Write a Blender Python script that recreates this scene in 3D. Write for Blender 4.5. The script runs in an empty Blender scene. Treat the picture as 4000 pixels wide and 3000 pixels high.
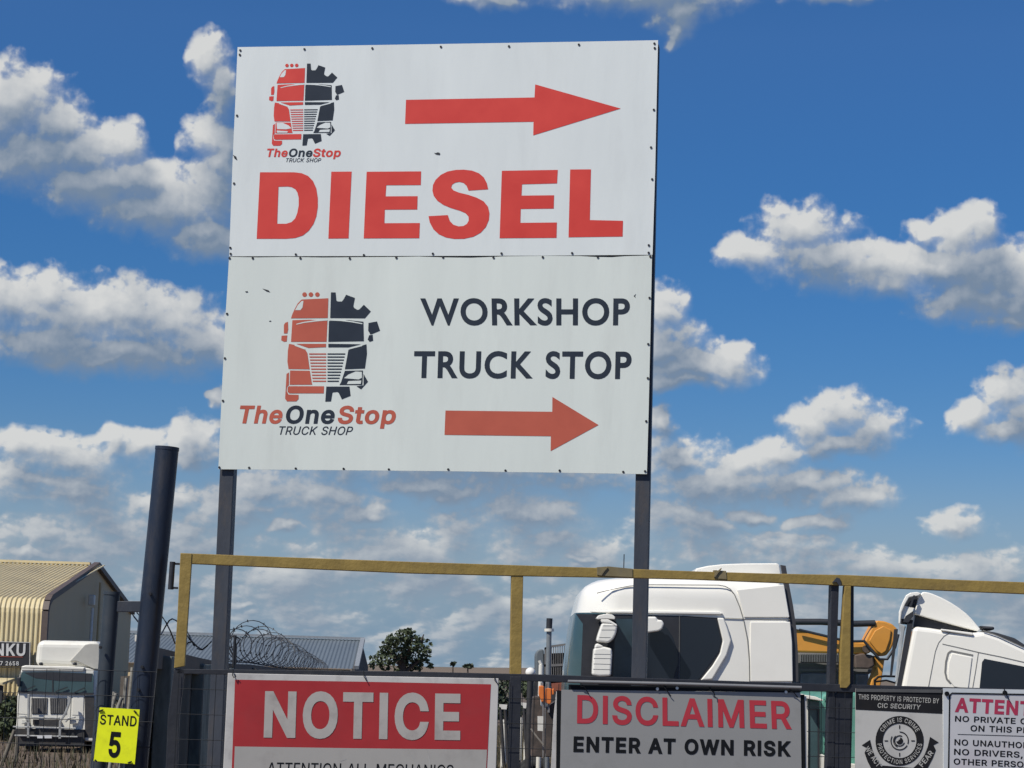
import bpy, bmesh, math, random
from mathutils import Vector, Matrix
from mathutils.geometry import tessellate_polygon, delaunay_2d_cdt
R_ = math.radians
SC = bpy.context.scene
COL = SC.collection
random.seed(11)

# ------------------------------------------------------------------ camera
F, CX, CY = 8320.0, 2000.0, 1500.0            # focal length and centre, in pixels of the 4000 x 3000 photograph
CAM = Vector((0, 0, 2.7))
PITCH, ROLL = R_(7.70), R_(1.72)
ROT = Matrix.Rotation(math.pi / 2 + PITCH, 3, 'X') @ Matrix.Rotation(ROLL, 3, 'Z')
cd = bpy.data.cameras.new('camera'); cam = bpy.data.objects.new('camera', cd); COL.objects.link(cam)
cam.matrix_world = Matrix.Translation(CAM) @ ROT.to_4x4()
cd.sensor_fit = 'HORIZONTAL'; cd.sensor_width = 36.0; cd.lens = 36.0 * F / 4000.0
cd.clip_start = 0.1; cd.clip_end = 9000
SC.camera = cam

# ------------------------------------------------------------------ view, sun, sky
SC.view_settings.view_transform = 'Standard'; SC.view_settings.look = 'None'
SC.view_settings.exposure = 0.0; SC.view_settings.gamma = 1.0; SC.view_settings.use_curve_mapping = False
SUN_EL, SUN_AZ = R_(50), R_(50)               # azimuth: from behind the camera towards the left
S = Vector((-math.cos(SUN_EL) * math.sin(SUN_AZ), -math.cos(SUN_EL) * math.cos(SUN_AZ), math.sin(SUN_EL)))
ld = bpy.data.lights.new('sun', 'SUN'); ld.energy = 4.9; ld.angle = R_(0.53); ld.color = (1.0, 0.95, 0.85)
sun = bpy.data.objects.new('sun', ld); COL.objects.link(sun)
sun.rotation_euler = S.to_track_quat('Z', 'Y').to_euler(); sun.location = S * 60


def ray(px, py):
    return ROT @ Vector(((px - CX) / F, (CY - py) / F, -1.0))


def at(px, py, Y):
    d = ray(px, py)
    return CAM + d * (Y / d.y)


# ---- sky: Nishita blue with a procedural cumulus field laid out by compass bearing and height in degrees
W = bpy.data.worlds.new('World'); SC.world = W; W.use_nodes = True
NT = W.node_tree; NT.nodes.clear()


class NB:
    """small helper that writes shader nodes"""
    def __init__(s, nt): s.nt = nt

    def new(s, t, **k):
        n = s.nt.nodes.new(t)
        for a, b in k.items(): setattr(n, a, b)
        return n

    def put(s, sock, v):
        if isinstance(v, bpy.types.NodeSocket): s.nt.links.new(v, sock)
        elif v is not None: sock.default_value = v

    def m(s, op, a, b=None, c=None, clamp=False):
        n = s.new('ShaderNodeMath', operation=op, use_clamp=clamp)
        for i, v in enumerate((a, b, c)): s.put(n.inputs[i], v)
        return n.outputs[0]

    def v(s, op, a, b=None, c=None):
        n = s.new('ShaderNodeVectorMath', operation=op)
        for i, x in enumerate((a, b, c)):
            if x is not None: s.put(n.inputs[i], x)
        return n.outputs['Value'] if op in ('LENGTH', 'DISTANCE', 'DOT_PRODUCT') else n.outputs[0]

    def noise(s, vec, scale, detail=4, rough=.5, color=False):
        n = s.new('ShaderNodeTexNoise'); s.put(n.inputs['Vector'], vec)
        n.inputs['Scale'].default_value = scale; n.inputs['Detail'].default_value = detail; n.inputs['Roughness'].default_value = rough
        return n.outputs['Color' if color else 'Fac']

    def mapr(s, x, a, b, c, d, smooth=False):
        n = s.new('ShaderNodeMapRange'); n.interpolation_type = 'SMOOTHSTEP' if smooth else 'LINEAR'
        for i, q in zip(('Value', 'From Min', 'From Max', 'To Min', 'To Max'), (x, a, b, c, d)): s.put(n.inputs[i], q)
        return n.outputs[0]

    def mix(s, f, a, b):
        n = s.new('ShaderNodeMix', data_type='RGBA')
        s.put(n.inputs['Factor'], f); s.put(n.inputs['A'], None)
        ia = [i for i in n.inputs if i.type == 'RGBA']
        for so, q in zip(ia, (a, b)): s.put(so, q if isinstance(q, bpy.types.NodeSocket) else (*q, 1))
        return [o for o in n.outputs if o.type == 'RGBA'][0]


# cumulus heaps: centre and radii in photo pixels (2212 wide), stored as bearing / height above the horizon
HEAPS = [
    (20, 230, 130, 95), (130, 270, 80, 62), (60, 330, 120, 70), (185, 335, 105, 60), (268, 312, 48, 52), (300, 395, 150, 58), (390, 445, 120, 60),
    (455, 425, 80, 90), (440, 505, 90, 50), (452, 125, 42, 52), (480, 185, 44, 75), (455, 300, 55, 58), (490, 340, 50, 110), (240, 400, 120, 50),
    (30, 650, 110, 75), (110, 640, 60, 50), (200, 690, 180, 85), (280, 672, 110, 72), (370, 700, 125, 68), (440, 740, 85, 62), (100, 745, 170, 50),
    (260, 765, 220, 48), (480, 760, 90, 48),
    (40, 965, 62, 42), (110, 975, 75, 42), (160, 1000, 110, 50), (242, 955, 36, 36), (305, 965, 55, 42), (410, 965, 60, 50), (450, 960, 55, 50),
    (1730, 495, 95, 58), (1640, 545, 85, 36), (1790, 560, 170, 48), (1900, 590, 150, 50), (2075, 515, 66, 66), (2125, 500, 52, 52), (2040, 580, 120, 58),
    (2150, 610, 110, 85), (2190, 655, 90, 58), (2000, 505, 36, 28), (2240, 600, 90, 80),
    (1430, 675, 62, 60), (1440, 755, 90, 66), (1500, 790, 110, 44), (1585, 785, 60, 48), (1475, 825, 120, 22),
    (1820, 890, 78, 56), (1762, 925, 68, 48), (1888, 930, 62, 44), (1800, 965, 95, 26),
    (2170, 845, 58, 50), (2100, 900, 48, 40), (2180, 935, 80, 36), (2230, 900, 70, 80),
    (1400, -20, 260, 48), (1465, 25, 62, 58), (1050, -8, 90, 26), (1800, -12, 110, 24), (1455, 70, 26, 38),
    (1680, 985, 62, 45), (1620, 1010, 85, 38), (1740, 1050, 130, 46), (1845, 1075, 90, 40), (1465, 1000, 72, 40), (1425, 925, 34, 60),
    (1560, 1050, 160, 60), (2060, 1135, 62, 34), (1750, 1130, 80, 26), (200, 410, 150, 55), (340, 455, 150, 55), (470, 520, 90, 42), (60, 350, 110, 55), (1900, 580, 230, 38), (2110, 640, 140, 56), (2190, 690, 90, 34), (250, 780, 230, 30), (1470, 800, 130, 34),
    (1400, -95, 330, 62), (1800, -75, 150, 50), (1060, -65, 150, 44), (2700, 500, 200, 90), (2560, 900, 160, 70), (-330, 420, 190, 90), (-280, 800, 180, 70),  # heaps above the view are added to grey the topmost clouds; others lie aside
    (470, 860, 24, 22), (1000, 1000, 500, 90),
    (100, 1150, 70, 32), (560, 1065, 110, 36), (790, 1110, 70, 26), (620, 1135, 60, 20), (1150, 1110, 150, 44), (350, 1085, 110, 36), (520, 1310, 44, 14), (1250, 1205, 40, 13), (60, 1195, 60, 22), (930, 1060, 160, 40), (1620, 1115, 70, 26),
]
DEG = 57.29578


def bearing(px, py):
    d = ray(px * 1.80832, py * 1.80832).normalized()
    return math.atan2(d.x, d.y) * DEG, math.asin(d.z) * DEG


G = bpy.data.node_groups.new('cloud_density', 'ShaderNodeTree')
G.interface.new_socket('P', in_out='INPUT', socket_type='NodeSocketVector')
G.interface.new_socket('D', in_out='OUTPUT', socket_type='NodeSocketFloat')
g = NB(G); gi = g.new('NodeGroupInput'); go = g.new('NodeGroupOutput'); P = gi.outputs['P']
wn = g.noise(P, 1.1, 3, .5, True)
wv = g.v('MULTIPLY_ADD', wn, (.95, .8, 0), (-.475, -.4, 0))
PW = g.v('ADD', P, wv)
acc = None
for (cx, cy, rx, ry) in HEAPS:
    u, v = bearing(cx, cy); ru, rv = rx * DEG / 4600 * 1.40, ry * DEG / 4600 * 1.37
    L = g.v('LENGTH', g.v('MULTIPLY_ADD', PW, (1 / ru, 1 / rv, 0), (-u / ru, -v / rv, 0)))
    acc = L if acc is None else g.m('SMOOTH_MIN', acc, L, .35)
field = g.m('MAXIMUM', g.m('MULTIPLY', g.m('SUBTRACT', .97, acc), 1.15), -.8)
sx = g.new('ShaderNodeSeparateXYZ'); g.put(sx.inputs[0], P)
U, V = sx.outputs[0], sx.outputs[1]
# the low bank of far cumulus rows, thinner towards the right
edge = g.mapr(U, 2.0, 13.0, 5.6, 3.9, True)
band = g.m('MINIMUM', g.m('MULTIPLY', g.m('SUBTRACT', edge, V), .45), .50)
ex = g.m('POWER', 2.71828, g.m('MULTIPLY', V, -.42))
vv = g.m('MULTIPLY_ADD', ex, -4.4, V)
cb = g.new('ShaderNodeCombineXYZ'); g.put(cb.inputs[0], U); g.put(cb.inputs[1], vv)
PN = cb.outputs[0]
n1 = g.noise(PN, .95, 7, .55)
n2 = g.noise(PN, .42, 2, .5)
isb = g.m('SUBTRACT', 1.0, g.mapr(g.m('SUBTRACT', field, band), -.25, .25, 0, 1))
field = g.m('MAXIMUM', field, band)
vo = g.new('ShaderNodeTexVoronoi'); g.put(vo.inputs['Vector'], g.v('ADD', PN, g.v('MULTIPLY', wn, (.35, .35, 0))))
vo.inputs['Scale'].default_value = 2.2
vo.inputs['Detail'].default_value = 2.0; vo.inputs['Roughness'].default_value = .5
D = g.m('ADD', field, g.m('MULTIPLY', g.m('SUBTRACT', n1, .5), .92))
D = g.m('ADD', D, g.m('MULTIPLY', g.m('MULTIPLY', g.m('SUBTRACT', n2, .5), 2.6), isb))
D = g.m('ADD', D, g.m('MULTIPLY', g.m('SUBTRACT', .42, vo.outputs['Distance']), .15))
g.put(go.inputs['D'], D)

w = NB(NT)
tc = w.new('ShaderNodeTexCoord'); sp = w.new('ShaderNodeSeparateXYZ'); w.put(sp.inputs[0], tc.outputs['Generated'])
az = w.m('MULTIPLY', w.m('ARCTAN2', sp.outputs[0], sp.outputs[1]), DEG)
el = w.m('MULTIPLY', w.m('ARCSINE', sp.outputs[2]), DEG)
cP = w.new('ShaderNodeCombineXYZ'); w.put(cP.inputs[0], az); w.put(cP.inputs[1], el)
Pd = cP.outputs[0]
stp = w.mapr(el, 0, 8, .22, 1.0)


def dens(du, dv):
    n = w.new('ShaderNodeGroup'); n.node_tree = G
    if du or dv:
        c = w.new('ShaderNodeCombineXYZ'); w.put(c.inputs[0], du); w.put(c.inputs[1], w.m('MULTIPLY', stp, dv))
        w.put(n.inputs['P'], w.v('ADD', Pd, c.outputs[0]))
    else: w.put(n.inputs['P'], Pd)
    return n.outputs['D']


# how much cloud lies above (towards the sun) decides how grey a point is
d0 = dens(0, 0); d1 = dens(-.10, .20); d2 = dens(-.25, .6); d3 = dens(-.45, 1.35)
relief = w.m('SUBTRACT', d0, d1)
alpha = w.mapr(d0, -.05, w.mapr(relief, -.10, .20, 1.0, .32), 0, 1, True)
over = w.m('ADD', w.m('MULTIPLY', w.mapr(d2, -.1, .6, 0, 1), .48), w.m('MULTIPLY', w.mapr(d3, -.15, .6, 0, 1), .40))
shade = w.m('ADD', w.m('SUBTRACT', w.mapr(el, 2.5, 7, .98, .90), over), w.m('MULTIPLY', relief, w.mapr(el, 2.5, 7, 1.0, .62)), clamp=True)
ccol = w.mix(shade, (.185, .25, .345), (.68, .685, .675))
hzc = w.mix(w.mapr(el, .6, 4.2, 0, 1, True), (.19, .30, .42), (.24, .335, .44))
far = w.mapr(el, 0.5, 6.5, .42, 0.02, True)
ccol = w.mix(far, ccol, w.mix(.45, hzc, (.50, .53, .55)))
alpha = w.m('MULTIPLY', alpha, .97)
hz = w.mapr(el, 0.5, 6.5, .93, 0, True)
ccol = w.mix(w.m('DIVIDE', alpha, w.m('MAXIMUM', w.m('ADD', alpha, w.m('MULTIPLY', hz, w.m('SUBTRACT', 1.0, alpha))), .001)), hzc, ccol)
alpha = w.m('ADD', alpha, w.m('MULTIPLY', hz, w.m('SUBTRACT', 1.0, alpha)))
sky = w.new('ShaderNodeTexSky', sky_type='NISHITA'); sky.sun_disc = False
sky.sun_elevation = SUN_EL; sky.sun_rotation = math.atan2(S.x, S.y); sky.altitude = 1500; sky.air_density = 1.0; sky.dust_density = .6; sky.ozone_density = 2.0
hs = w.new('ShaderNodeHueSaturation'); w.put(hs.inputs['Saturation'], w.mapr(el, 2, 17, 1.60, 1.34)); w.put(hs.inputs['Value'], w.mapr(el, 0, 17, .58, .84))
w.put(hs.inputs['Color'], sky.outputs[0])
b1 = w.new('ShaderNodeBackground'); tint = w.new('ShaderNodeMix', data_type='RGBA', blend_type='MULTIPLY'); tint.inputs[0].default_value = 1.0; w.put(tint.inputs[6], hs.outputs[0]); tint.inputs[7].default_value = (1.04, .965, 1.10, 1); w.put(b1.inputs['Color'], tint.outputs[2]); b1.inputs['Strength'].default_value = 0.10
b2 = w.new('ShaderNodeBackground'); w.put(b2.inputs['Color'], ccol); b2.inputs['Strength'].default_value = 1.0
mx = w.new('ShaderNodeMixShader'); w.put(mx.inputs[0], alpha); NT.links.new(b1.outputs[0], mx.inputs[1]); NT.links.new(b2.outputs[0], mx.inputs[2])
out = w.new('ShaderNodeOutputWorld'); NT.links.new(mx.outputs[0], out.inputs[0])

# ------------------------------------------------------------------ materials
def mat(name, col, rough=.55, metal=0.0, var=.12, scale=8.0, bump=.0, dirt=None, dirt_amt=.35, dirt_scale=3.0, coat=0.0, spec=.5, stretch=(1, 1, 1), bscale=None):
    m = bpy.data.materials.new(name); m.use_nodes = True
    b = NB(m.node_tree); pr = m.node_tree.nodes['Principled BSDF']
    tcn = b.new('ShaderNodeTexCoord'); mp = b.new('ShaderNodeMapping'); mp.inputs['Scale'].default_value = stretch
    b.put(mp.inputs[0], tcn.outputs['Object']); vec = mp.outputs[0]
    n = b.noise(vec, scale, 6, .6)
    lo = tuple(max(0, c * (1 - var)) for c in col); hi = tuple(min(1, c * (1 + var)) for c in col)
    c = b.mix(b.mapr(n, .3, .7, 0, 1), lo, hi)
    if dirt:
        dn = b.noise(vec, dirt_scale, 8, .68)
        f = b.m('MULTIPLY', b.mapr(dn, .48, .72, 0, 1, True), dirt_amt)
        c = b.mix(f, c, dirt)
    b.put(pr.inputs['Base Color'], c)
    b.put(pr.inputs['Roughness'], b.mapr(n, .2, .8, max(0, rough - .08), min(1, rough + .08)))
    pr.inputs['Metallic'].default_value = metal
    pr.inputs['Specular IOR Level'].default_value = spec
    pr.inputs['Coat Weight'].default_value = coat
    if bump:
        bn = b.new('ShaderNodeBump'); bn.inputs['Strength'].default_value = bump; bn.inputs['Distance'].default_value = .02
        b.put(bn.inputs['Height'], b.noise(vec, bscale or scale * 3, 6, .6)); m.node_tree.links.new(bn.outputs[0], pr.inputs['Normal'])
    return m


# ------------------------------------------------------------------ objects
BASE = {}


def thing(name, label, cat, base, group=None):
    o = bpy.data.objects.new(name, None); COL.objects.link(o); o.location = base; o.empty_display_size = .2
    o['label'] = label; o['category'] = cat
    if group: o['group'] = group
    BASE[o] = Vector(base)
    return o


class MB:
    """collects polygons and solids given in world coordinates; build() links them as one mesh object"""
    def __init__(s): s.bm = bmesh.new()

    def face(s, pts, mi=0):
        try:
            f = s.bm.faces.new([s.bm.verts.new(p) for p in pts]); f.material_index = mi; return f
        except ValueError: return None

    def prism(s, pts, vec, mi=0, bev=0, seg=2):
        """pts: outline in 3-D, extruded along vec"""
        t = bmesh.new(); n = len(pts); vec = Vector(vec)
        a = [t.verts.new(p) for p in pts]; b = [t.verts.new(Vector(p) + vec) for p in pts]
        t.faces.new(a); t.faces.new(b[::-1])
        for i in range(n): t.faces.new((a[i], b[i], b[(i + 1) % n], a[(i + 1) % n]))
        bmesh.ops.recalc_face_normals(t, faces=t.faces[:])
        if bev: bmesh.ops.bevel(t, geom=t.edges[:], offset=bev, segments=seg, affect='EDGES', profile=.5, clamp_overlap=True)
        s.add(t, mi)

    def add(s, t, mi=0):
        vm = {v: s.bm.verts.new(v.co) for v in t.verts}
        for f in t.faces:
            q = s.bm.faces.new([vm[v] for v in f.verts]); q.material_index = mi if mi else f.material_index; q.smooth = f.smooth
        t.free()

    def bar(s, p0, p1, w, h, mi=0, up=(0, 0, 1), bev=0):
        p0, p1 = Vector(p0), Vector(p1); d = (p1 - p0).normalized(); up = Vector(up)
        if abs(d.dot(up)) > .98: up = Vector((0, 1, 0))
        x = d.cross(up).normalized(); z = x.cross(d).normalized()
        q = [p0 + x * a * w / 2 + z * b * h / 2 for a, b in ((-1, -1), (1, -1), (1, 1), (-1, 1))]
        s.prism(q, p1 - p0, mi, bev)

    def box(s, lo, hi, mi=0, bev=0):
        (x0, y0, z0), (x1, y1, z1) = lo, hi
        s.prism([(x0, y0, z0), (x1, y0, z0), (x1, y0, z1), (x0, y0, z1)], (0, y1 - y0, 0), mi, bev)

    def tube(s, pts, r, seg=8, mi=0, caps=True, smooth=True):
        pts = [Vector(p) for p in pts]; rings = []; n = len(pts); ref = None
        for i, p in enumerate(pts):
            d = (pts[min(i + 1, n - 1)] - pts[max(i - 1, 0)]).normalized()
            if ref is None: ref = Vector((0, 0, 1)) if abs(d.z) < .9 else Vector((1, 0, 0))
            x = d.cross(ref)
            if x.length < 1e-4: x = d.cross(Vector((1, .3, 0)))
            x.normalize(); y = x.cross(d).normalized(); ref = y
            rr = r[i] if isinstance(r, (list, tuple)) else r
            rings.append([s.bm.verts.new(p + (x * math.cos(2 * math.pi * k / seg) + y * math.sin(2 * math.pi * k / seg)) * rr) for k in range(seg)])
        for a, b in zip(rings, rings[1:]):
            for k in range(seg):
                f = s.bm.faces.new((a[k], a[(k + 1) % seg], b[(k + 1) % seg], b[k])); f.smooth = smooth; f.material_index = mi
        if caps and seg > 2:
            for c in (rings[0][::-1], rings[-1]):
                f = s.bm.faces.new([s.bm.verts.new(v.co) for v in c]); f.material_index = mi

    def loft(s, rings, mi=0, cap=True, smooth=True, closed=True):
        R = [[s.bm.verts.new(p) for p in r] for r in rings]; n = len(R[0])
        for a, b in zip(R, R[1:]):
            for k in range(n if closed else n - 1):
                f = s.bm.faces.new((a[k], a[(k + 1) % n], b[(k + 1) % n], b[k])); f.smooth = smooth; f.material_index = mi
        if cap:
            for c in (R[0][::-1], R[-1]):
                f = s.bm.faces.new(c); f.material_index = mi; f.smooth = smooth

    def each(s, name, mats, parent):
        """one object for every separate piece"""
        seen = set(); out = []
        for v in s.bm.verts:
            if v in seen: continue
            st = [v]; seen.add(v); fs = set()
            while st:
                a = st.pop(); fs.update(a.link_faces)
                for e in a.link_edges:
                    b = e.other_vert(a)
                    if b not in seen: seen.add(b); st.append(b)
            m = MB(); vm = {}
            for f in fs:
                q = m.bm.faces.new([vm.setdefault(x, None) or vm.__setitem__(x, m.bm.verts.new(x.co)) or vm[x] for x in f.verts]); q.smooth = f.smooth
            if fs: out.append(m.build(name, mats, parent))
        s.bm.free(); return out

    def build(s, name, mats, parent=None, label=None, recalc=True):
        if not isinstance(mats, (list, tuple)): mats = [mats]
        base = Vector((0, 0, 0)); q = parent
        while q is not None:
            if q in BASE: base = BASE[q]; break
            q = q.parent
        if recalc: bmesh.ops.recalc_face_normals(s.bm, faces=s.bm.faces[:])
        bmesh.ops.translate(s.bm, verts=s.bm.verts[:], vec=-base)
        me = bpy.data.meshes.new(name); s.bm.to_mesh(me); s.bm.free()
        for m in mats: me.materials.append(m)
        o = bpy.data.objects.new(name, me); COL.objects.link(o)
        if parent is not None: o.parent = parent
        if label: o['label'] = label
        return o


class Plane:
    """an upright plane through two plan points; P() carries a traced outline onto it at its own distance"""
    def __init__(s, px0, Y0, px1, Y1, py):
        s.A = at(px0, py, Y0); B = at(px1, py, Y1); u = B - s.A; u.z = 0
        s.u = u.normalized(); s.n = s.u.cross(Vector((0, 0, 1)))

    def P(s, p, d=0.0):
        r = ray(*p); t = (s.A - CAM).dot(s.n) / r.dot(s.n)
        return CAM + r * t + s.n * d

    def off(s, d):
        q = Plane.__new__(Plane); q.A = s.A + s.n * d; q.u = s.u; q.n = s.n; return q

    def plate(s, mb, pts, front, thick, mi=0, bev=0, seg=2):
        mb.prism([s.P(p, front) for p in pts], -s.n * thick, mi, bev, seg)

    def flat(s, mb, pts, d, mi=0):
        mb.face([s.P(p, d) for p in pts], mi)

    def line(s, mb, pts, wpx, d, thick, mi=0):
        """a strip of constant pixel width along a traced line"""
        for a, b in zip(pts, pts[1:]):
            dx, dy = b[0] - a[0], b[1] - a[1]; L = math.hypot(dx, dy) or 1; nx, ny = -dy / L * wpx / 2, dx / L * wpx / 2
            s.plate(mb, [(a[0] + nx, a[1] + ny), (b[0] + nx, b[1] + ny), (b[0] - nx, b[1] - ny), (a[0] - nx, a[1] - ny)], d, thick, mi)
            d += .0004


CROP = {'A': (0, 2100, 1.8433), 'B': (800, 2300, 2.37), 'C': (1600, 2300, 2.37), 'D': (2100, 2150, 1.9518), 'E': (3000, 2150, 1.952),
        'F': (900, 140, 2.765), 'G': (850, 900, 1.6588), 'H': (1500, 1000, 1.8436), 'I': (1500, 140, 1.8235), 'J': (3200, 2600, 2.765),
        'L': (900, 600, 1.3825), 'M': (0, 2450, 3.0156), 'N': (1900, 2550, 3.6857), 'O': (3050, 2600, 4.147), 'Q': (500, 2350, 2.553), 'S': (0, 0, .553)}


def k(c, *pts):
    x, y, s = CROP[c]
    r = [(x + p[0] / s, y + p[1] / s) for p in pts]
    return r if len(r) > 1 else r[0]


# ------------------------------------------------------------------ lettering
def _parse(d):
    out = {}
    for ch, (adv, s) in d.items():
        loops = [[tuple(map(float, q.split(','))) for q in l.split()] for l in s.split(';')]
        ar = lambda l: sum(a[0] * b[1] - b[0] * a[1] for a, b in zip(l, l[1:] + l[:1])) / 2
        if ar(max(loops, key=lambda l: abs(ar(l)))) > 0: loops = [l[::-1] for l in loops]
        out[ch] = (adv, [(l, ar(l)) for l in loops])
    return out


def _wind(p, l):
    w = 0
    for a, b in zip(l, l[1:] + l[:1]):
        if (a[1] > p[1]) != (b[1] > p[1]) and p[0] < (b[0] - a[0]) * (p[1] - a[1]) / (b[1] - a[1]) + a[0]: w += 1 if b[1] > a[1] else -1
    return w


def _grow(l, o):
    n = len(l); out = []
    for i in range(n):
        a, b, c = l[i - 1], l[i], l[(i + 1) % n]
        e1 = Vector((b[0] - a[0], b[1] - a[1])).normalized(); e2 = Vector((c[0] - b[0], c[1] - b[1])).normalized()
        n1 = Vector((-e1.y, e1.x)); n2 = Vector((-e2.y, e2.x)); q = n1 + n2; dd = max(.35, 1 + n1.dot(n2))
        q = q / dd * o; out.append((b[0] + q.x, b[1] + q.y))
    return out


def letters(mb, s, mapf, pl, off=0, d=.001, font=None, track=0, mi=0, step=None):
    """mapf(gx, gy, total width) -> photo pixel; every glyph becomes flat faces just proud of its panel"""
    font = font or SANS; cap = 509. if font is SANS else 682.
    items = []; x = 0.
    for ch in s:
        if ch == ' ': x += cap * .52; continue
        adv, loops = font[ch]; items.append((x, loops)); x += adv + 2 * off + track
    xs = [x0 + p[0] for x0, loops in items for l, a in loops for p in l]
    lo, hi = min(xs) - off, max(xs) + off
    for x0, loops in items:
        vc, ed, gl = [], [], []
        for l, ar in loops:
            q = [((px + x0 - lo) / (hi - lo) * 20, py / cap) for px, py in _grow(l, off)]
            n0 = len(vc); vc += [Vector(p) for p in q]; ed += [(n0 + i, n0 + (i + 1) % len(q)) for i in range(len(q))]; gl.append(q)
        ov, oe, of, _1, _2, _3 = delaunay_2d_cdt(vc, ed, [], 0, 1e-6)
        use = {}
        for t in of:
            c = sum((ov[i] for i in t), Vector((0, 0))) / 3
            if sum(_wind(c, q) for q in gl) >= 0: continue
            for i in t:
                if i not in use: use[i] = mb.bm.verts.new(pl.P(mapf(ov[i].x / 20, ov[i].y), d))
            try: mb.bm.faces.new([use[i] for i in t]).material_index = mi
            except ValueError: pass


def quadmap(BL, BR, TL, TR):
    def f(s, t):
        return tuple((1 - t) * ((1 - s) * BL[i] + s * BR[i]) + t * ((1 - s) * TL[i] + s * TR[i]) for i in (0, 1))
    return f


def text(parent, s, pl, c, BL, BR, TL, TR, m, off=0, d=.0012, font=None, track=0, name='lettering'):
    mb = MB(); q = k(c, BL, BR, TL, TR)
    letters(mb, s, quadmap(*q), pl, off, d, font, track)
    return mb.build(name, m, parent)


def copy_to(o, loc, parent=None):
    c = o.copy(); COL.objects.link(c); c.parent = parent; c.location = loc; return c


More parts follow.
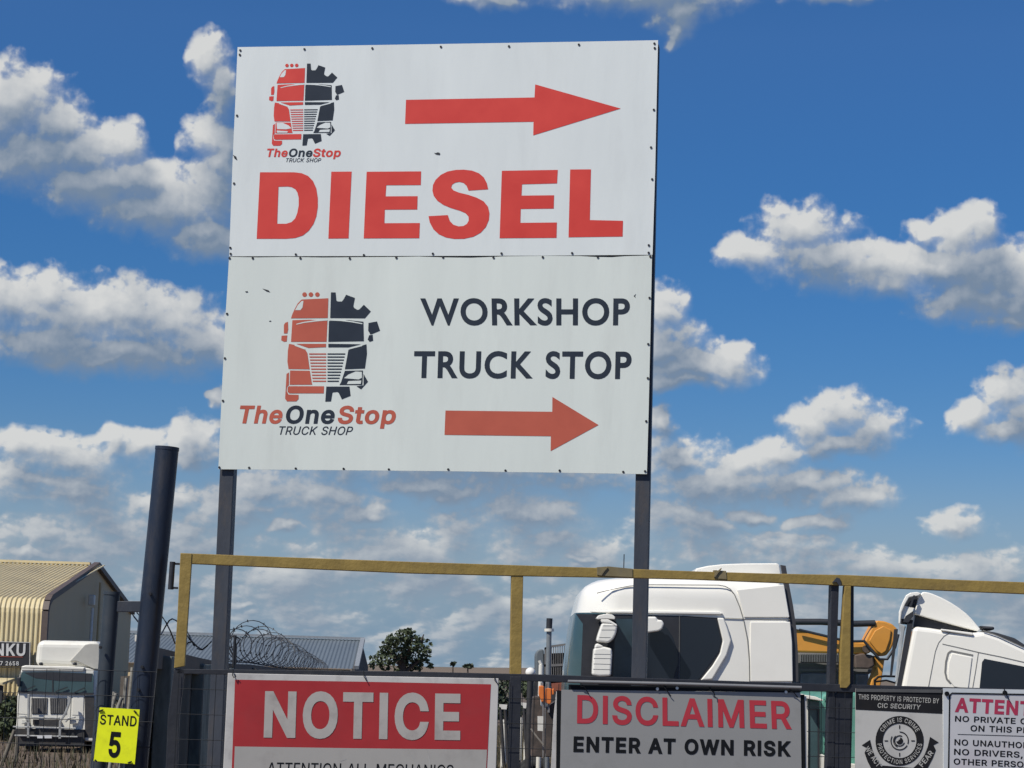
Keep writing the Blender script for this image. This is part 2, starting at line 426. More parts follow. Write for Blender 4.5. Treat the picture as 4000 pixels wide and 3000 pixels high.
SANS = _parse({
    'A': (480, '16,0 201,509 276,509 463,0 395,0 287,302 264,372 232,478 245,478 213,371 191,302 85,0;110,142 110,199 370,199 370,142'),
    'B': (456, '60,0 60,509 241,509 289,504 329,491 359,469 381,442 394,410 398,374 395,344 387,320 373,301 356,286 336,275 315,267 315,262 339,257 363,245 385,227 402,203 414,173 418,136 413,100 400,67 377,39 344,18 301,4 247,0;125,57 245,57 296,63 330,80 349,105 355,137 352,161 342,184 327,203 306,218 279,228 248,231 125,231;125,285 238,285 265,288 288,296 308,309 323,326 333,348 336,372 330,403 313,429 283,446 240,452 125,452'),
    'C': (510, '267,-7 205,1 150,25 104,63 70,115 48,179 40,254 48,329 70,393 104,445 150,484 205,508 267,516 305,513 340,504 373,490 402,471 427,447 448,418 463,385 473,348 408,348 401,373 389,395 375,413 357,428 337,440 315,449 292,454 267,456 223,450 184,432 150,403 125,364 109,314 103,254 109,194 125,145 151,105 184,76 223,59 267,53 292,55 315,60 337,69 357,81 375,96 389,114 401,136 408,160 473,160 463,124 448,91 428,62 402,38 373,19 341,5 305,-4'),
    'D': (502, '219,0 96,0 96,57 215,57 272,63 318,81 354,110 379,149 394,198 399,255 394,312 379,361 354,399 320,428 275,446 221,452 93,452 93,509 225,509 294,501 353,478 399,441 433,391 455,329 462,255 455,181 433,119 398,68 351,31 291,8;125,509 125,0 60,0 60,509'),
    'E': (419, '60,0 60,509 372,509 372,452 125,452 125,286 355,286 355,229 125,229 125,57 375,57 375,0'),
    'F': (410, '60,0 60,509 369,509 369,452 125,452 125,278 346,278 346,221 125,221 125,0'),
    'G': (520, '269,-7 205,1 149,25 104,64 69,116 47,179 40,254 47,329 69,393 103,445 149,484 203,508 265,516 304,513 340,504 374,489 403,469 429,445 449,416 465,384 474,349 408,349 399,372 387,393 373,411 356,427 337,439 315,448 291,454 265,456 222,450 183,432 150,404 125,364 109,314 103,254 109,194 125,145 151,105 184,76 224,59 269,53 309,57 345,71 374,93 396,123 410,160 415,202 434,199 283,199 283,256 478,256 478,200 471,141 451,91 419,50 377,19 326,0'),
    'H': (517, '60,0 60,509 125,509 125,289 392,289 392,509 457,509 457,0 392,0 392,232 125,232 125,0'),
    'I': (185, '60,0 60,509 125,509 125,0'),
    'J': (396, '185,-7 124,3 75,33 44,81 33,145 33,173 98,173 98,145 104,104 122,74 149,56 185,50 220,56 248,74 266,104 272,145 272,509 336,509 336,145 326,81 294,33 246,3'),
    'K': (467, '104,145 104,216 139,261 174,303 212,344 364,509 448,509 231,276 228,276;60,0 60,509 125,509 125,334 124,225 125,193 125,0;372,0 188,259 228,309 449,0'),
    'L': (393, '60,0 60,509 125,509 125,57 361,57 361,0'),
    'M': (628, '60,0 60,509 152,509 277,187 287,159 299,123 311,84 322,49 307,49 318,83 330,121 342,158 352,187 476,509 568,509 568,0 504,0 504,291 504,327 505,369 506,413 507,457 513,457 498,409 482,363 467,322 456,291 342,0 286,0 170,291 159,321 145,361 129,408 112,457 119,457 120,416 121,372 122,328 122,291 122,0'),
    'N': (523, '60,0 60,509 136,509 343,183 363,151 388,107 414,55 405,54 401,108 399,157 399,195 399,509 463,509 463,0 387,0 202,290 177,331 148,381 108,452 119,454 122,384 124,328 125,291 125,0'),
    'O': (533, '267,-7 205,1 150,25 105,63 70,115 48,179 40,254 48,329 70,393 105,445 150,484 205,508 267,516 329,508 384,484 429,445 464,393 486,329 493,254 486,179 464,115 429,63 384,25 329,1;267,53 310,59 349,76 383,105 408,144 425,194 430,254 425,314 408,365 383,404 349,433 310,450 267,456 223,450 184,433 151,404 125,364 109,314 103,254 109,194 125,144 151,105 184,76 223,59'),
    'P': (445, '60,0 60,509 235,509 289,503 332,487 366,462 390,430 404,391 409,348 404,304 390,265 366,233 332,207 289,191 235,186 109,186 109,242 233,242 269,246 297,256 318,272 333,294 342,319 344,348 342,376 333,402 318,423 297,439 268,449 232,452 125,452 125,0'),
    'Q': (533, '245,159 313,159 369,85 384,65 468,-48 401,-48 346,27 331,46;267,-7 205,1 150,25 105,63 70,115 48,179 40,254 48,329 70,393 105,445 150,484 205,508 267,516 329,508 384,484 429,445 464,393 486,329 493,254 486,179 464,115 429,63 384,25 329,1;267,53 310,59 349,76 383,105 408,144 425,194 430,254 425,314 408,365 383,404 349,433 310,450 267,456 223,450 184,433 151,404 125,364 109,314 103,254 109,194 125,144 151,105 184,76 223,59'),
    'R': (449, '60,0 60,509 236,509 290,504 333,489 367,465 390,433 405,395 409,352 405,309 390,271 367,240 333,217 289,203 236,198 96,198 96,255 234,255 269,258 298,267 319,281 334,300 342,324 345,352 342,380 334,405 319,425 298,440 269,449 233,452 125,452 125,0;353,0 230,229 303,229 428,0'),
    'S': (447, '224,-9 172,-4 128,9 91,31 64,60 46,96 38,137 104,137 110,110 123,88 142,71 166,59 194,52 224,49 257,52 286,60 311,74 329,92 341,114 346,139 342,161 332,179 316,193 296,205 245,222 184,239 128,260 86,289 60,326 52,372 58,413 75,448 102,476 138,498 180,511 227,516 275,511 316,498 351,476 377,449 394,415 401,378 337,378 326,412 302,437 267,453 225,459 194,456 167,448 145,435 129,418 118,398 115,376 119,352 131,334 148,319 169,308 212,293 264,279 312,264 336,252 359,238 379,220 395,198 405,171 408,139 403,99 386,64 360,34 323,11 278,-4'),
    'T': (449, '32,452 32,509 417,509 417,452 257,452 257,0 193,0 193,452'),
    'U': (517, '259,-8 203,-2 154,15 114,43 85,80 66,124 60,173 60,509 124,509 124,178 128,144 141,113 160,87 187,68 220,56 259,52 298,56 331,68 357,87 377,113 389,144 393,178 393,509 457,509 457,173 451,124 433,80 403,43 363,15 315,-2'),
    'V': (480, '204,0 16,509 84,509 192,206 215,137 248,31 235,31 267,138 290,206 395,509 463,509 278,0'),
    'W': (686, '155,0 16,509 82,509 163,196 175,145 187,94 197,40 189,40 200,94 211,145 224,196 306,509 380,509 462,196 474,145 486,94 497,40 488,40 499,94 510,145 523,196 603,509 670,509 530,0 455,0 368,323 351,391 336,475 350,475 335,395 318,323 230,0'),
    'X': (474, '18,0 217,284 217,236 29,509 104,509 178,400 204,361 223,329 243,292 232,292 252,329 272,361 298,400 374,509 446,509 259,239 259,287 456,0 382,0 292,129 268,165 250,195 230,231 244,231 225,196 206,166 182,129 91,0'),
    'Y': (472, '203,0 203,208 16,509 91,509 192,344 222,292 250,230 224,230 251,293 280,344 381,509 455,509 268,208 268,0'),
    'Z': (438, '42,0 42,46 273,385 306,431 341,476 348,454 285,452 223,452 40,452 40,509 397,509 397,462 169,129 134,81 97,33 90,54 152,57 214,57 399,57 399,0'),
    '0': (453, '227,-7 174,1 130,24 95,62 69,113 53,178 48,254 53,330 69,395 95,447 130,484 174,508 227,516 279,508 323,484 358,447 384,395 400,330 405,254 400,178 384,113 359,62 323,24 279,1;227,50 261,56 290,74 313,103 330,144 340,194 344,254 340,314 330,365 313,405 290,435 261,453 227,460 192,453 163,435 140,405 123,365 113,314 109,254 113,194 123,144 140,103 163,74 192,56'),
    '1': (453, '76,0 76,55 391,55 391,0;276,509 276,0 212,0 212,448 209,448 86,358 86,427 198,509'),
    '2': (453, '64,0 64,47 234,229 282,282 299,305 311,327 318,348 320,371 317,397 308,419 293,436 273,449 250,457 224,460 196,457 172,447 153,433 139,413 130,390 127,362 66,362 71,405 86,442 111,473 143,496 182,511 225,516 268,511 306,497 337,474 361,445 376,411 381,372 378,345 371,318 357,290 336,259 267,180 153,60 153,57 389,57 389,0'),
    '3': (453, '218,-7 173,-3 133,10 98,30 70,57 52,91 44,132 109,132 115,107 126,87 144,71 165,59 191,52 219,50 248,53 275,61 297,74 315,93 325,116 329,145 326,172 316,196 299,217 275,234 242,244 201,248 157,248 157,299 288,448 288,452 70,452 70,509 372,509 372,461 211,278 211,289 264,288 308,276 344,253 371,222 387,186 393,145 387,103 370,66 344,36 309,12 266,-2'),
    '4': (453, '40,105 40,158 247,509 311,509 109,166 109,163 413,163 413,105;282,0 282,121 282,146 282,318 343,318 343,0'),
    '5': (453, '221,-7 178,-2 140,11 108,32 83,60 66,93 60,130 122,130 127,108 138,89 154,73 173,60 196,52 221,50 250,53 276,64 298,82 314,104 324,131 328,162 324,193 314,221 297,244 275,262 248,273 218,277 192,275 167,268 145,258 128,246 67,253 96,509 366,509 366,452 151,452 134,301 136,301 155,315 178,325 203,331 229,334 263,330 294,321 321,306 345,285 364,260 379,231 388,199 391,163 385,117 369,76 343,41 309,15 268,-1'),
    '6': (453, '226,-7 182,-1 142,15 109,40 84,74 69,115 64,162 68,199 80,239 102,285 137,340 252,509 322,509 151,261 145,261 154,275 165,288 179,299 196,307 214,312 235,314 278,309 316,295 346,271 370,240 384,201 389,157 384,112 368,73 343,39 310,14 271,-2;226,48 254,52 279,63 299,79 314,101 324,128 327,157 324,187 314,213 299,235 279,251 254,262 226,265 198,262 174,252 153,235 138,214 128,188 125,158 128,128 138,102 153,79 174,63 198,52'),
    '7': (453, '97,0 323,448 323,452 62,452 62,509 391,509 391,449 165,0'),
    '8': (453, '226,-7 178,-2 136,11 101,33 74,62 57,96 52,135 55,166 65,195 81,220 101,241 125,256 153,265 153,267 119,282 93,308 76,342 70,380 75,417 90,450 114,477 146,498 184,511 226,516 269,511 306,498 337,477 361,450 377,417 382,380 376,342 359,308 333,282 300,267 300,265 327,256 351,241 372,220 387,195 397,166 401,135 395,96 378,62 352,33 317,11 275,-2;226,49 258,52 285,60 307,74 323,91 333,113 337,139 333,165 322,189 305,208 283,223 256,232 226,235 196,232 169,223 147,208 130,189 119,165 115,139 119,113 129,91 145,74 167,60 195,52;226,290 252,292 274,300 293,313 307,330 316,351 319,376 316,399 308,420 294,437 275,449 252,457 226,460 200,457 177,449 159,437 145,420 136,399 133,376 136,351 145,330 159,313 178,300 201,292'),
    '9': (453, '226,516 271,510 310,494 343,468 368,434 384,393 389,347 385,309 373,270 350,224 315,168 200,0 130,0 301,248 307,248 299,234 287,221 273,210 257,202 238,196 218,195 175,199 137,214 106,237 83,269 68,307 64,352 69,397 85,436 110,469 143,494 182,510;226,460 199,457 174,446 154,429 138,407 129,381 125,352 129,322 138,295 154,274 174,257 199,247 226,243 254,247 279,257 299,273 314,295 324,321 327,350 324,381 314,407 299,429 279,446 254,457'),
    'h': (410, '114,227 114,0 53,0 53,509 114,509 114,287 102,287 124,332 152,362 187,379 227,384 264,380 295,369 321,349 341,321 353,285 357,240 357,0 296,0 296,235 290,275 273,304 246,323 210,329 184,326 161,317 141,303 126,283 117,257'),
    'e': (404, '212,-8 161,-2 117,16 82,46 56,85 40,132 34,187 39,242 55,290 81,329 115,359 157,378 205,384 236,382 266,374 294,361 319,341 341,315 357,282 368,242 371,194 371,169 75,169 75,221 338,221 310,202 307,237 298,269 283,294 263,314 237,326 205,330 173,326 146,313 125,294 109,270 99,241 96,211 96,178 100,139 110,106 128,80 151,61 179,50 212,46 234,48 254,53 271,61 285,73 297,88 306,105 365,91 353,63 335,39 311,19 283,4 249,-5'),
    'n': (410, '114,227 114,0 53,0 53,379 112,379 112,287 102,287 124,332 152,362 187,379 227,384 264,380 295,369 321,349 341,321 353,285 357,240 357,0 296,0 296,235 290,275 273,304 246,323 210,329 184,326 161,317 141,303 126,283 117,257'),
    'o': (415, '207,-8 159,-2 117,16 82,46 56,85 40,133 34,187 40,243 56,291 82,330 117,360 159,378 207,384 256,378 299,360 333,330 359,291 376,243 381,187 376,133 359,85 333,46 299,16 256,-2;207,46 242,51 270,66 292,89 307,117 316,151 319,187 316,224 307,258 292,287 270,310 242,325 207,330 173,325 145,310 124,287 108,258 99,224 96,187 99,151 108,117 124,89 145,66 173,51'),
    't': (227, '204,379 204,327 6,327 6,379;65,471 126,471 126,98 128,76 136,61 150,53 170,50 185,51 202,54 213,2 192,-3 168,-4 125,2 92,21 72,52 65,93'),
    'p': (424, '53,-143 53,379 112,379 112,319 118,319 137,346 152,360 171,373 197,381 229,384 274,378 313,361 345,332 370,293 385,245 390,189 385,133 370,84 346,45 313,16 274,-2 229,-8 198,-5 173,4 153,17 138,31 118,59 114,59 114,-143;220,47 253,51 279,66 301,88 316,117 325,151 328,189 325,227 316,261 301,290 280,311 253,325 220,330 188,325 161,312 140,291 125,263 116,229 113,189 116,150 125,115 140,86 162,65 188,51'),
    ',': (188, '38,-119 68,71 137,71 84,-119'),
    '.': (188, '95,-4 78,-1 63,9 53,24 50,41 53,59 63,73 78,83 95,87 113,83 128,73 138,59 141,41 138,24 128,9 113,-1'),
})
GEO = _parse({
    'W': (1042, '1041,682 944,682 758,212 568,682 475,682 286,212 98,682 0,682 276,-6 295,-6 521,552 745,-6 764,-6'),
    'O': (823, '45,341 56,251 90,168 143,97 216,41 305,4 409,-9 517,4 607,41 680,97 734,168 767,251 778,341 766,433 733,516 679,587 606,642 516,678 411,691 307,678 218,642 145,587 91,516 57,433;146,341 155,412 181,475 222,527 275,567 339,592 411,601 484,592 548,567 601,527 642,475 668,412 677,341 668,270 642,207 601,155 548,115 484,90 411,81 339,90 275,115 221,155 181,207 155,270'),
    'R': (604, '77,682 77,0 175,0 175,296 216,296 253,291 292,271 338,223 397,140 487,0 604,0 551,74 511,135 462,213 414,276 359,324 408,351 443,389 465,436 473,491 466,546 446,593 413,631 368,659 314,676 249,682;175,598 238,598 299,591 340,570 364,538 372,495 369,462 356,431 331,407 292,390 238,384 175,384'),
    'K': (656, '285,359 582,682 460,682 173,370 173,682 75,682 75,0 173,0 173,337 520,0 655,0'),
    'S': (458, '399,643 324,679 247,691 188,685 138,668 97,642 66,606 47,561 40,509 62,428 116,368 188,320 259,275 313,226 335,165 328,136 308,108 273,87 224,79 159,90 98,124 44,178 44,54 102,19 165,-2 235,-9 297,0 350,25 390,65 417,116 426,176 404,268 350,333 279,381 207,422 153,466 131,522 145,564 183,593 239,603 288,597 342,575 399,532'),
    'H': (729, '653,682 555,682 555,385 173,385 173,682 75,682 75,0 173,0 173,297 555,297 555,0 653,0'),
    'P': (510, '70,682 70,0 168,0 168,295 270,295 342,302 400,321 444,350 475,389 494,435 500,486 494,538 477,585 447,625 405,655 351,675 283,682;168,594 283,594 339,585 374,561 393,527 399,490 391,445 366,411 329,390 279,383 168,383'),
    'T': (604, '587,682 17,682 17,594 253,594 253,0 351,0 351,594 587,594'),
    'U': (708, '648,682 550,682 550,285 547,226 534,176 507,136 468,108 415,88 347,81 291,87 242,107 200,139 176,172 163,215 159,279 159,682 61,682 61,258 72,174 103,106 149,55 207,19 274,-2 345,-9 438,0 514,26 573,67 615,122 640,189 648,268'),
    'C': (708, '656,635 530,678 422,691 319,679 229,644 154,589 97,517 61,430 48,331 57,256 87,179 136,107 207,47 300,6 416,-9 513,-1 593,20 663,51 663,158 584,116 504,90 425,81 348,90 281,114 226,153 184,205 158,268 149,340 158,411 185,474 227,527 281,567 347,592 421,601 498,593 575,570 656,530'),
})

# ------------------------------------------------------------------ palette
M_UP = mat('white_sheet_cool', (.66, .70, .695), .42, bump=.12, bscale=1.6, var=.035, scale=1.2, stretch=(2.2, 2.2, .5), dirt=(.40, .41, .405), dirt_amt=.13, dirt_scale=2.2)
M_LOW = mat('white_sheet_warm', (.63, .675, .638), .45, bump=.14, bscale=1.4, var=.04, scale=1.0, stretch=(2.4, 2.4, .45), dirt=(.38, .39, .37), dirt_amt=.18, dirt_scale=1.8)
M_RED = mat('red_vinyl', (.60, .044, .030), .45, var=.05, scale=6)
M_RED2 = mat('faded_red_vinyl', (.44, .088, .05), .5, var=.06, scale=6)
M_INK = mat('navy_vinyl', (.022, .031, .047), .55, var=.12, scale=8, spec=.2)
M_BLACK = mat('black_ink', (.008, .009, .011), .6, var=.1, spec=.15)
M_POST = mat('slate_steel_paint', (.036, .042, .055), .5, var=.12, scale=7, dirt=(.085, .068, .055), dirt_amt=.45, dirt_scale=9, bump=.12, stretch=(1.5, 1.5, .5))
M_SLATE = mat('slate_pipe_paint', (.028, .038, .050), .5, var=.15, scale=9, dirt=(.06, .055, .055), dirt_amt=.4, dirt_scale=9)
M_BLUE = mat('dark_blue_pipe_paint', (.012, .019, .036), .42, var=.15, scale=9, dirt=(.055, .05, .05), dirt_amt=.5, dirt_scale=10, stretch=(1.5, 1.5, .5), bump=.08)
M_YEL = mat('mustard_gate_paint', (.28, .195, .05), .55, var=.14, scale=14, dirt=(.17, .12, .045), dirt_amt=.55, dirt_scale=9, bump=.15)
M_GATE = mat('charcoal_gate_paint', (.018, .020, .027), .55, var=.2, scale=12, dirt=(.05, .05, .05), dirt_amt=.3, dirt_scale=8, bump=.1)
M_WIRE = mat('weld_wire', (.022, .025, .03), .5, metal=.3)
M_SCREW = mat('screw_head', (.03, .03, .034), .5, metal=.4)

# ------------------------------------------------------------------ the tall roadside sign
PS = Plane(893, 11.3, 2551, 11.0, 1000)
PB = PS.off(-.012)
sgn = thing('roadside_sign', 'tall white two-panel sign reading DIESEL and WORKSHOP TRUCK STOP on two dark steel posts', 'sign', (PS.P((1720, 1900)).x, PS.P((1720, 1900)).y, 0))


def square_post(name, top, bot, w, parent, m, pl, back=.0):
    """square tube between two traced centre points, carried down to the ground"""
    a, b = pl.P(top, back), pl.P(bot, back); d = (b - a)
    b2 = a + d * ((a.z + .3) / -d.z)
    mb = MB(); mb.bar(b2, a, w, w, up=pl.n, bev=.004); return mb.build(name, m, parent)


PP = PS.off(-.058)
square_post('post', k('S', (534, 112)), k('S', (474.5, 1450)), .076, sgn, M_POST, PP)
square_post('post', k('S', (1409, 100)), k('S', (1381, 1450)), .076, sgn, M_POST, PP)
mb = MB()
for py in (210, 1000, 1790):
    mb.bar(PS.P((935, py), -.04), PS.P((2535, py), -.04), .035, .05, up=PS.n)
mb.each('back_rail', M_POST, sgn)
mb = MB()
UPQ = [(928, 184), (1300, 178.5), (1800, 170.5), (2250, 163), (2570.5, 157), (2567, 300), (2559.5, 660), (2549, 995), (2100, 998.5), (1500, 1000), (895, 1001), (908, 640), (918, 420)]
PS.plate(mb, UPQ, 0, .004)
p_up = mb.build('panel', M_UP, sgn, 'upper cool white panel reading DIESEL')
mb = MB()
LOQ = [(895, 1003.5), (1010, 1005.5), (1130, 1003.5), (1260, 1006), (1420, 1004.5), (1560, 1003.5), (1637, 999 + 3), (1735, 1005.5), (1840, 1007), (1972, 1001.5), (2130, 999.5), (2268, 1000.5), (2330, 1004), (2390, 1005),
       (2440, 1001), (2547, 997.5), (2542, 1250), (2534, 1600), (2527, 1852), (2200, 1846.5), (1700, 1840), (1250, 1836), (853, 1833), (868, 1500), (882, 1220)]
PS.plate(mb, LOQ, 0.001, .004)
p_lo = mb.build('panel', M_LOW, sgn, 'lower greyish white panel reading WORKSHOP TRUCK STOP')

mb = MB()
Dq = [(160, 101), (345, 101), (385, 106), (420, 121), (446, 148), (464, 188), (472, 240), (472, 290), (464, 340), (449, 380), (424, 416), (392, 442), (350, 456), (300, 460), (142, 460)]
Dh = [(260, 179), (253, 379), (302, 379), (330, 370), (350, 350), (361, 322), (369, 280), (369, 240), (362, 210), (350, 192), (330, 181), (310, 178)]
polys = [[Vector((*p, 0)) for p in l] for l in (Dq, Dh)]; flat = [p for l in polys for p in l]
vs = [mb.bm.verts.new(PS.P(k('L', (p.x, p.y)), .0012)) for p in flat]
for t in tessellate_polygon(polys): mb.bm.faces.new([vs[i] for i in t])
for poly in ([(545, 98), (655, 97), (638, 458), (529, 459)],
             [(736, 98), (1030, 96), (1028, 170), (842, 171), (838, 231), (1011, 230), (1009, 302), (834, 303), (832, 376), (1023, 375), (1020, 457), (720, 458)],
             [(1286, 200), (1392, 193), (1385, 160), (1368, 128), (1342, 106), (1305, 92), (1262, 87), (1218, 88), (1172, 97), (1136, 115), (1108, 142), (1094, 170), (1091, 200), (1098, 228), (1118, 255), (1150, 277),
              (1190, 294), (1240, 309), (1270, 322), (1286, 340), (1287, 362), (1277, 380), (1258, 391), (1232, 393), (1204, 384), (1185, 364), (1174, 332), (1070, 338), (1077, 372), (1096, 408), (1126, 436), (1164, 453),
              (1210, 461), (1262, 460), (1312, 449), (1352, 427), (1380, 396), (1396, 358), (1399, 322), (1391, 287), (1368, 258), (1330, 238), (1282, 222), (1235, 211), (1205, 199), (1193, 184), (1197, 168), (1214, 157),
              (1236, 153), (1258, 158), (1275, 173)],
             [(1466, 93), (1768, 88), (1764, 161), (1575, 166), (1572, 227), (1748, 225), (1746, 297), (1568, 299), (1566, 374), (1763, 372), (1761, 455), (1454, 457)],
             [(1835, 86), (1947, 85), (1941, 359), (2120, 363), (2118, 448), (1826, 452)]):
    PS.flat(mb, k('L', *poly), .0012)
mb.build('lettering', M_RED, p_up)
mb = MB(); PS.flat(mb, k('I', (157, 456), (1072, 439), (1077, 346), (1686, 518), (1063, 709), (1065, 612), (150, 627)), .0012); mb.build('arrow', M_RED, p_up)
mb = MB(); PS.flat(mb, k('H', (443, 1113), (1212, 1122), (1213, 1015), (1545, 1217), (1200, 1405), (1202, 1298), (436, 1288)), .0022); mb.build('arrow', M_RED2, p_lo)
text(p_lo, 'WORKSHOP', PS, 'H', (272, 493), (1768, 493), (264, 312), (1772, 312), M_INK, off=24, font=GEO, d=.0022)
text(p_lo, 'TRUCK STOP', PS, 'H', (212, 872), (1780, 880), (218, 692), (1784, 695), M_INK, off=24, font=GEO, d=.0022)

# the half lorry, half cog emblem
RED_E = [[(545, 448), (718, 440), (714, 568), (476, 570), (484, 545), (500, 510), (520, 473)], [(485, 582), (600, 579), (712, 587), (706, 722), (476, 722)],
         [(437, 600), (456, 592), (458, 640), (452, 668), (430, 668), (430, 615)], [(415, 683), (452, 680), (448, 720), (430, 722), (413, 712)],
         [(463, 735), (500, 742), (568, 772), (582, 795), (597, 900), (460, 898), (453, 850), (456, 780)], [(510, 735), (703, 735), (703, 757), (590, 762)],
         [(470, 908), (598, 910), (610, 985), (614, 1000), (468, 1000)], [(447, 930), (463, 920), (462, 1003), (450, 1014), (447, 1040), (460, 1064), (525, 1066), (525, 1092), (510, 1108), (450, 1108), (438, 1090)],
         [(462, 1010), (690, 1010), (688, 1056), (466, 1056), (454, 1045), (454, 1018)]]
for cx in (564, 605, 647): RED_E.append([(cx + 15 * math.cos(a * math.pi / 6), 416 + 15 * math.sin(a * math.pi / 6)) for a in range(12)])
INK_E = [[(735, 402), (765, 402), (770, 455), (780, 461), (805, 461), (815, 450), (833, 417), (890, 438), (880, 490), (885, 502), (905, 515), (918, 513), (948, 482), (993, 525), (955, 570), (730, 568)],
         [(722, 588), (850, 582), (945, 592), (948, 718), (718, 722)], [(978, 600), (1033, 590), (1053, 650), (1005, 670), (990, 674), (976, 650)], [(982, 680), (1005, 676), (1008, 715), (985, 722), (973, 708)],
         [(718, 735), (930, 738), (850, 758), (718, 758)], [(965, 738), (968, 800), (955, 895), (825, 900), (848, 775), (930, 748)], [(825, 910), (942, 908), (938, 1002), (790, 1002), (800, 985)],
         [(946, 930), (975, 980), (930, 1030), (900, 1010), (946, 1004)],
         [(705, 1012), (855, 1012), (862, 1072), (805, 1095), (785, 1052), (775, 1047), (745, 1050), (735, 1108), (698, 1110)]]
WHT_E = [[(557, 457), (551, 500), (537, 517), (503, 517), (520, 485), (545, 458)], [(510, 606), (560, 593), (640, 582), (712, 577), (712, 584), (640, 590), (560, 600), (512, 611)], [(725, 577), (800, 580), (880, 590), (940, 602), (938, 608), (870, 596), (800, 588), (725, 584)],
         [(500, 740), (568, 767), (568, 773), (500, 748)], [(938, 742), (852, 764), (852, 771), (938, 750)]]
LAMP_R = [[(935, 917), (936, 955), (915, 966), (820, 958), (848, 935), (895, 915)], [(848, 977), (932, 973), (928, 995), (838, 996)]]
LAMP_L = [[(478, 912), (530, 912), (580, 935), (606, 960), (560, 968), (482, 965)], [(480, 978), (575, 985), (570, 997), (482, 996)]]
BAR_R, BAR_K = [], []
for i in range(10):
    y = 797 + i * 19.6; xl = 593 + i * 2.6; xr = 828 - i * 4.6
    BAR_R.append([(xl, y), (704, y), (704, y + 8), (xl + 1, y + 8)]); BAR_K.append([(712, y), (xr, y), (xr - 1, y + 8), (712, y + 8)])


def affine(src, dst):
    (x1, y1), (x2, y2), (x3, y3) = src
    den = (x2 - x1) * (y3 - y1) - (x3 - x1) * (y2 - y1)

    def f(p):
        a = ((p[0] - x1) * (y3 - y1) - (x3 - x1) * (p[1] - y1)) / den; b = ((x2 - x1) * (p[1] - y1) - (p[0] - x1) * (y2 - y1)) / den
        return tuple(dst[0][i] + a * (dst[1][i] - dst[0][i]) + b * (dst[2][i] - dst[0][i]) for i in (0, 1))
    return f


def emblem(parent, crop, fn, red, white, d, left_lamp):
    mb = MB()
    for polys, mi, dd in ((RED_E + BAR_R, 0, 0), (INK_E + BAR_K, 1, .0001), (WHT_E + LAMP_R + (LAMP_L if left_lamp else []), 2, .0007)):
        for q in polys: PS.flat(mb, k(crop, *[fn(p) for p in q]), d + dd, mi)
    return mb.build('emblem', [red, M_INK, white], parent)


emblem(p_lo, 'G', lambda p: p, M_RED2, M_LOW, .0022, False)
fF = affine([(440, 1108), (1053, 650), (735, 402)], [(450, 1187), (1230, 605), (828, 300)])
emblem(p_up, 'F', fF, M_RED, M_UP, .0012, True)
for par, crop, d, red, rows in ((p_lo, 'G', .0022, M_RED2, (((127, 1245), (412, 1247), (148, 1140), (433, 1142), 'The'), ((436, 1247), (752, 1248), (452, 1141), (768, 1142), 'One'), ((775, 1248), (1148, 1250), (792, 1142), (1166, 1144), 'Stop'))),
                                (p_up, 'F', .0012, M_RED, (((382, 1304), (612, 1304), (400, 1222), (628, 1222), 'The'), ((626, 1304), (880, 1304), (640, 1222), (896, 1222), 'One'), ((888, 1304), (1186, 1304), (904, 1222), (1202, 1222), 'Stop')))):
    for BL, BR, TL, TR, s in rows: text(par, s, PS, crop, BL, BR, TL, TR, M_INK if s == 'One' else red, off=26, d=d, track=-14)
text(p_lo, 'TRUCK SHOP', PS, 'G', (388, 1323), (866, 1325), (402, 1270), (882, 1272), M_INK, off=5, d=.0022)
text(p_up, 'TRUCK SHOP', PS, 'F', (592, 1364), (972, 1364), (604, 1322), (984, 1322), M_INK, off=5, d=.0012)

scr = MB(); c0 = PS.P((1500, 500)); ring = [c0 + PS.u * .0062 * math.cos(a) + Vector((0, 0, .0062 * math.sin(a))) for a in [i * math.pi / 4 for i in range(8)]]
scr.prism(ring, PS.n * .004); bmesh.ops.translate(scr.bm, verts=scr.bm.verts[:], vec=-c0)
sme = bpy.data.meshes.new('screw'); scr.bm.to_mesh(sme); scr.bm.free(); sme.materials.append(M_SCREW)
for par, d, pts in ((p_up, .0, k('F', (107, 157), (800, 145), (1533, 135), (102, 205), (72, 862), (40, 1595), (52, 1312)) + k('I', (405, 78), (890, 75), (1388, 63), (1926, 55), (1928, 88), (1922, 527), (1902, 795), (1910, 1022), (1886, 1492), (1885, 1545), (348, 1552), (837, 1550), (1340, 1548)) + k('G', (83, 113), (85, 152), (507, 156), (948, 160))),
                    (p_lo, .001, k('G', (78, 180), (228, 180), (537, 180), (857, 182), (1158, 177), (62, 541), (48, 829), (35, 1104), (12, 1536), (205, 1538), (507, 1543), (817, 1545), (1110, 1549)) + k('I', (88, 1579), (420, 1577), (780, 1580), (1131, 1577), (1523, 1578), (1897, 1573)) +
                     k('H', (463, 1537), (875, 1545), (1265, 1545), (1723, 1555), (1880, 1550), (1912, 302), (1903, 635), (1900, 880), (1888, 1190)))):
    for p in pts:
        o = bpy.data.objects.new('screw', sme); COL.objects.link(o); o.parent = par; o.location = PS.P(p, d) - BASE[sgn]
# small knocks and scratches in the print
for par, polys in ((p_up, [k('I', (355, 833), (368, 836), (385, 830), (400, 836), (396, 848), (380, 846), (366, 842)), k('F', (28, 1285), (40, 1290), (75, 1335), (66, 1340), (40, 1312)), k('F', (92, 190), (104, 196), (116, 215), (108, 220), (96, 208))]),
                   (p_lo, [k('H', (1798, 288), (1816, 272), (1808, 288), (1812, 303)), k('G', (178, 396), (196, 394), (198, 402), (184, 403)), k('G', (332, 588), (345, 584), (350, 590), (338, 592)), k('G', (290, 377), (330, 388), (342, 402), (318, 396))])):
    mb = MB()
    for q in polys: PS.flat(mb, q, .0025)
    mb.each('scuff', M_SCREW, par)

